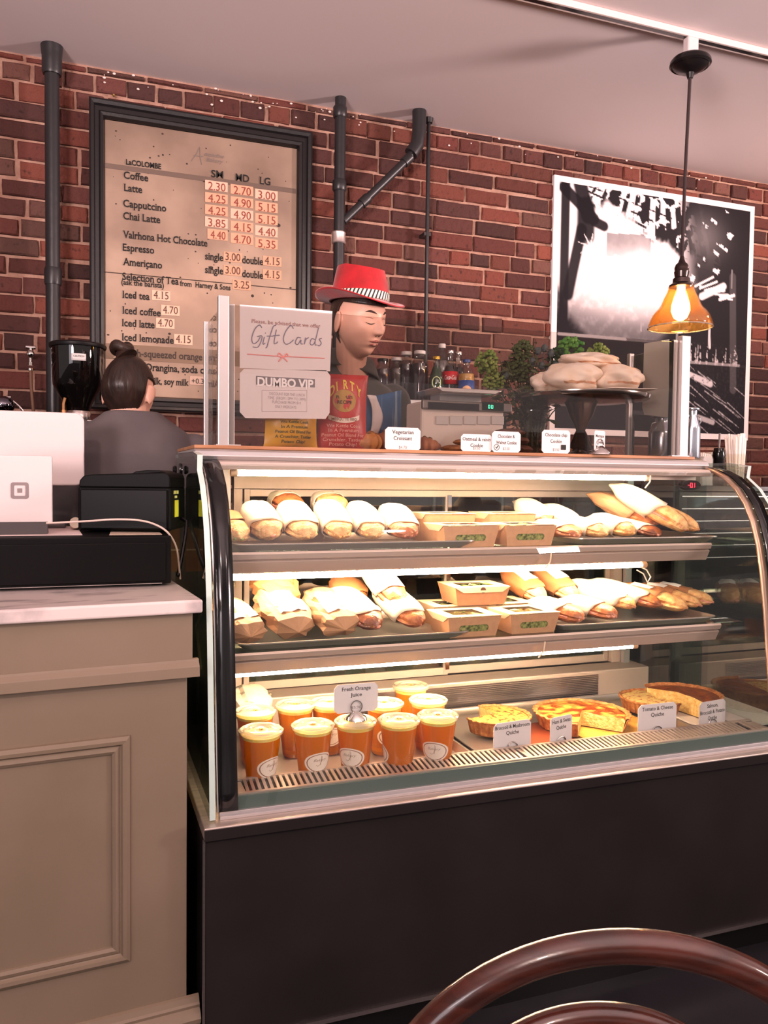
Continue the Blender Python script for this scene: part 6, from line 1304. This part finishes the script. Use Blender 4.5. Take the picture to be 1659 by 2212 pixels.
# ---- milk cans at the right
def can(label, x, Y, ytop, s=1):
    q = at(x, ytop, Y=Y); hh = q.z-ZT; r_ = .026*s; T = thing('milk_can', label, 'milk can', (q.x, Y, ZT), 0, 'milk cans'); cm = mat('can_metal', (200, 206, 218), .2, .9)
    B().lathe([(r_*.96, 0), (r_, .004), (r_, hh*.58), (r_*.96, hh*.64), (r_*.62, hh*.80), (r_*.56, hh*.86), (r_*.58, hh*.93)], 36).build('can_body', cm, T)
    B().lathe([(r_*.72, hh*.93), (r_*.86, hh*.955), (r_*.86, hh*.975), (r_*.4, hh)], 30).build('can_lid', cm, T)
    for sx in (-1, 1): B().tube([(sx*r_*.6, -.004, hh*.84), (sx*r_*1.05, -.006, hh*.80), (sx*r_*1.15, -.006, hh*.72), (sx*r_*.95, -.004, hh*.66)], .002, 6).build('handle', chrome, T)
can('shiny blue-grey milk can just right of the guard post', 1496, 2.12, 880, 1.0); can('larger dim milk can seen through the right side of the guard', 1432, 2.25, 897, 1.75)
# ---- straws and pots right of the case
T0 = thing('side_stand', 'dark condiment stand to the right behind the case', 'stand', (2.30, 2.5, 0))
b = B(); b.box(2.02, 2.9, 2.40, 2.95, 0, 1.235); wb(b, 'stand_body', black, T0, bevel=.003)
b = B(); b.box(2.0, 2.92, 2.38, 2.97, 1.235, 1.255); wb(b, 'stand_top', blackg, T0, bevel=.002)
for i in range(6):
    b = B(); z = 1.215-i*.045; b.box(2.03, 2.89, 2.394, 2.3985, z, z+.003); wb(b, 'wire_shelf', steel, T0)
p = at(1588, 1010, Y=2.45); T = thing('straw_cup', 'clear cup filled with white paper-wrapped straws at the right edge', 'straws', (p.x, 2.45, 1.2555))
B().lathe([(.034, 0), (.042, .12)], 28, None, True, False).build('cup', cupm, T)
for k in range(22):
    a = g.uniform(0, 6.28); r_ = g.uniform(.0, .028); t = Vector((math.cos(a)*r_, math.sin(a)*r_, .003)); u_ = Vector((math.cos(a)*(r_+.012)-.006, math.sin(a)*(r_+.01), g.uniform(.178, .20))); B().tube([t, u_], .004, 8).build('straw', mat('straw_paper', (250, 240, 234), .6), T)
p = at(1553, 975, Y=2.42); T = thing('syrup_pot', 'small black pot with pump spout next to the straws', 'pot', (p.x, 2.42, 1.2555)); hh = at(1553, 968, Y=2.42).z-1.2555
B().lathe([(.018, 0), (.02, .01), (.02, hh*.7), (.024, hh*.8), (.018, hh)], 24).build('pot_body', blackg, T); B().tube([(0, 0, hh), (.002, 0, hh+.055)], .004, 8).build('pump_spout', steel, T)
b = B(); q = at(1540, 985, Y=2.44); 
T = thing('sugar_box', 'white box of paper sachets left of the black pot', 'box', (q.x, 2.47, 1.2555)); B().box(-.03, .07, 0, .06, 0, q.z-1.2555).build('box_body', mat('box_white', (216, 206, 200), .6), T, bevel=.002)
for k in range(9): B().box(-.025+k*.010, -.019+k*.010, .005, .05, .02, q.z-1.2555+g.uniform(.008, .016)).build('sachet', mat('sachet', (232, 222, 216), .6), T)
# ---- back counter with grinder
T = thing('back_counter', 'dark back counter under the menu board, mostly hidden', 'counter', (.0, 3.0, 0))
b = B(); b.box(-1.3, .95, 2.86, 3.15, 0, 1.10); wb(b, 'counter_body', black, T); b = B(); b.box(-1.32, .97, 2.84, 3.16, 1.10, 1.13); wb(b, 'counter_top', mat('counter_top_dark', (44, 40, 40), .3), T, bevel=.003)
p = at(168, 745, Y=2.98); q = at(168, 895, Y=2.98); gz = 1.1305; u = (p.z-q.z); D = Matrix.Translation((p.x, 2.98, 0)); rg = (at(232, 800, Y=2.98).x-at(108, 800, Y=2.98).x)/2
T = thing('coffee_grinder', 'black coffee grinder with dark bean hopper beside the bun', 'grinder', (p.x, 2.98, gz))
smoke = glassy('hopper_smoke', (70, 62, 60), .06, .02, .25, (30, 26, 26))
b = B(); b.lathe([(rg*1.0, p.z-.012), (rg*1.02, p.z-.008), (rg*1.02, p.z-.002), (rg*.96, p.z+.003), (.01, p.z+.005)], 36, D); wb(b, 'hopper_lid', black, T)
b = B(); b.lathe([(rg*.92, p.z-.012), (rg*.88, q.z+u*.42), (rg*.80, q.z+u*.36), (rg*.45, q.z+u*.12), (rg*.40, q.z+u*.02)], 36, D, False, False); wb(b, 'hopper', smoke, T)
b = B(); b.lathe([(rg*.36, q.z+u*.04), (rg*.42, q.z+u*.13), (rg*.76, q.z+u*.36), (rg*.84, q.z+u*.60), (rg*.1, q.z+u*.66)], 30, D); wb(b, 'coffee_beans', mat('beans', (36, 22, 18), .4, c2=(70, 44, 32), ns=90, bump=1, bs=90), T)
b = B(); b.lathe([(rg*.42, q.z-.03), (rg*.46, q.z-.02), (rg*.46, q.z+.005), (rg*.40, q.z+.012), (rg*.40, q.z+.02)], 30, D); b.box(p.x+.0, p.x+.05, 2.95, 2.98, q.z-.028, q.z-.02); wb(b, 'adjust_collar', steel, T)
b = B(); b.box(p.x-.075, p.x+.075, 2.90, 3.08, gz, q.z-.03); wb(b, 'grinder_body', black, T, bevel=.015, seg=3)
b = B(); b.tube([(p.x-.045, 2.93, q.z-.03), (p.x-.045, 2.93, q.z+.03), (p.x-.04, 2.93, q.z+.05)], .005, 8); b.lathe([(.008, 0), (.008, .014)], 6, Matrix.Translation((p.x-.045, 2.93, q.z-.005))); wb(b, 'clip_lever', mat('brass_worn', (190, 140, 96), .3, .8), T)
r0_, r1_ = at(154, 762, Y=2.975-rg*.93), at(186, 779, Y=2.975-rg*.93); b = B(); b.grid(lambda u_, v: (lambda x: (x, 2.98-math.sqrt((rg*.935)**2-(x-p.x)**2), r0_.z+(r1_.z-r0_.z)*v))(r0_.x+(r1_.x-r0_.x)*u_), 8, 2); st_ = wb(b, 'caution_label', capw, T, solid=.0006)
words_on('CAUTION', T, ink, (r0_.x+.006, 2.98-rg*.94-.002, r0_.z-.012), X_, Z_, (r1_.x-r0_.x)*.75, .006, bold=.01, serif=False)
# ---- espresso machine group peeking over the till screen
p = at(15, 873, Y=2.9); T = thing('espresso_machine', 'chrome rounded end of an espresso machine at the far left edge', 'coffee machine', (-.25, 2.95, 1.13))
b = B(); b.box(-.62, p.x-.03, 2.88, 3.10, 1.1305, p.z-.02); wb(b, 'machine_body', mat('machine_dark', (44, 40, 42), .25, .6), T, bevel=.01)
b = B(); b.sphere((p.x-.012, 2.9, p.z-.004), (.036, .036, .030), 24, 16); wb(b, 'knob', mat('chrome_dark', (120, 116, 126), .08, 1), T)
b = B(); b.tube([(p.x+.018, 2.9, p.z+.01), (p.x+.036, 2.9, p.z-.006), (p.x+.046, 2.9, p.z-.018), (p.x+.052, 2.9, p.z-.05)], .004, 8); b.tube([(p.x-.03, 2.9, p.z+.022), (p.x+.012, 2.9, p.z+.022)], .004, 8); wb(b, 'steam_pipe', mat('chrome', (230, 225, 222), .1, 1), T)
# ---- paper roll behind the drawer, cardboard box behind the printer
p = at(163, 1117, Y=2.12); b = B(); b.lathe([(.006, -.03), (.013, -.03), (.013, .03), (.006, .03)], 20, Matrix.Translation((p.x, 2.11, ZD1+.0135)) @ Matrix.Rotation(R(80), 4, 'X')); tag(b.build('paper_roll', mat('roll_cream', (220, 204, 184), .6)), 'small cream paper roll lying left of the black printer', 'paper roll')
p0, p1 = at(372, 1140, Y=2.15), at(396, 1250, Y=2.15); T = thing('wooden_box', 'brown wooden box tucked behind the cash drawer, next to the case', 'box', (p0.x-.02, 2.16, ZM)); bw = mat('box_wood', (120, 74, 56), .6)
b = B(); b.box(.188, .233, 2.142, 2.165, ZM, p0.z); wb(b, 'box_front', bw, T, bevel=.001); b = B(); b.box(.188, .233, 2.165, 2.17, ZM, p0.z-.01); wb(b, 'box_side', bw, T)
b = B(); b.box(.190, .231, 2.139, 2.142, (p0.z+ZM)/2-.002, (p0.z+ZM)/2+.002); wb(b, 'box_strip', mat('strip_light', (176, 140, 118), .6), T)
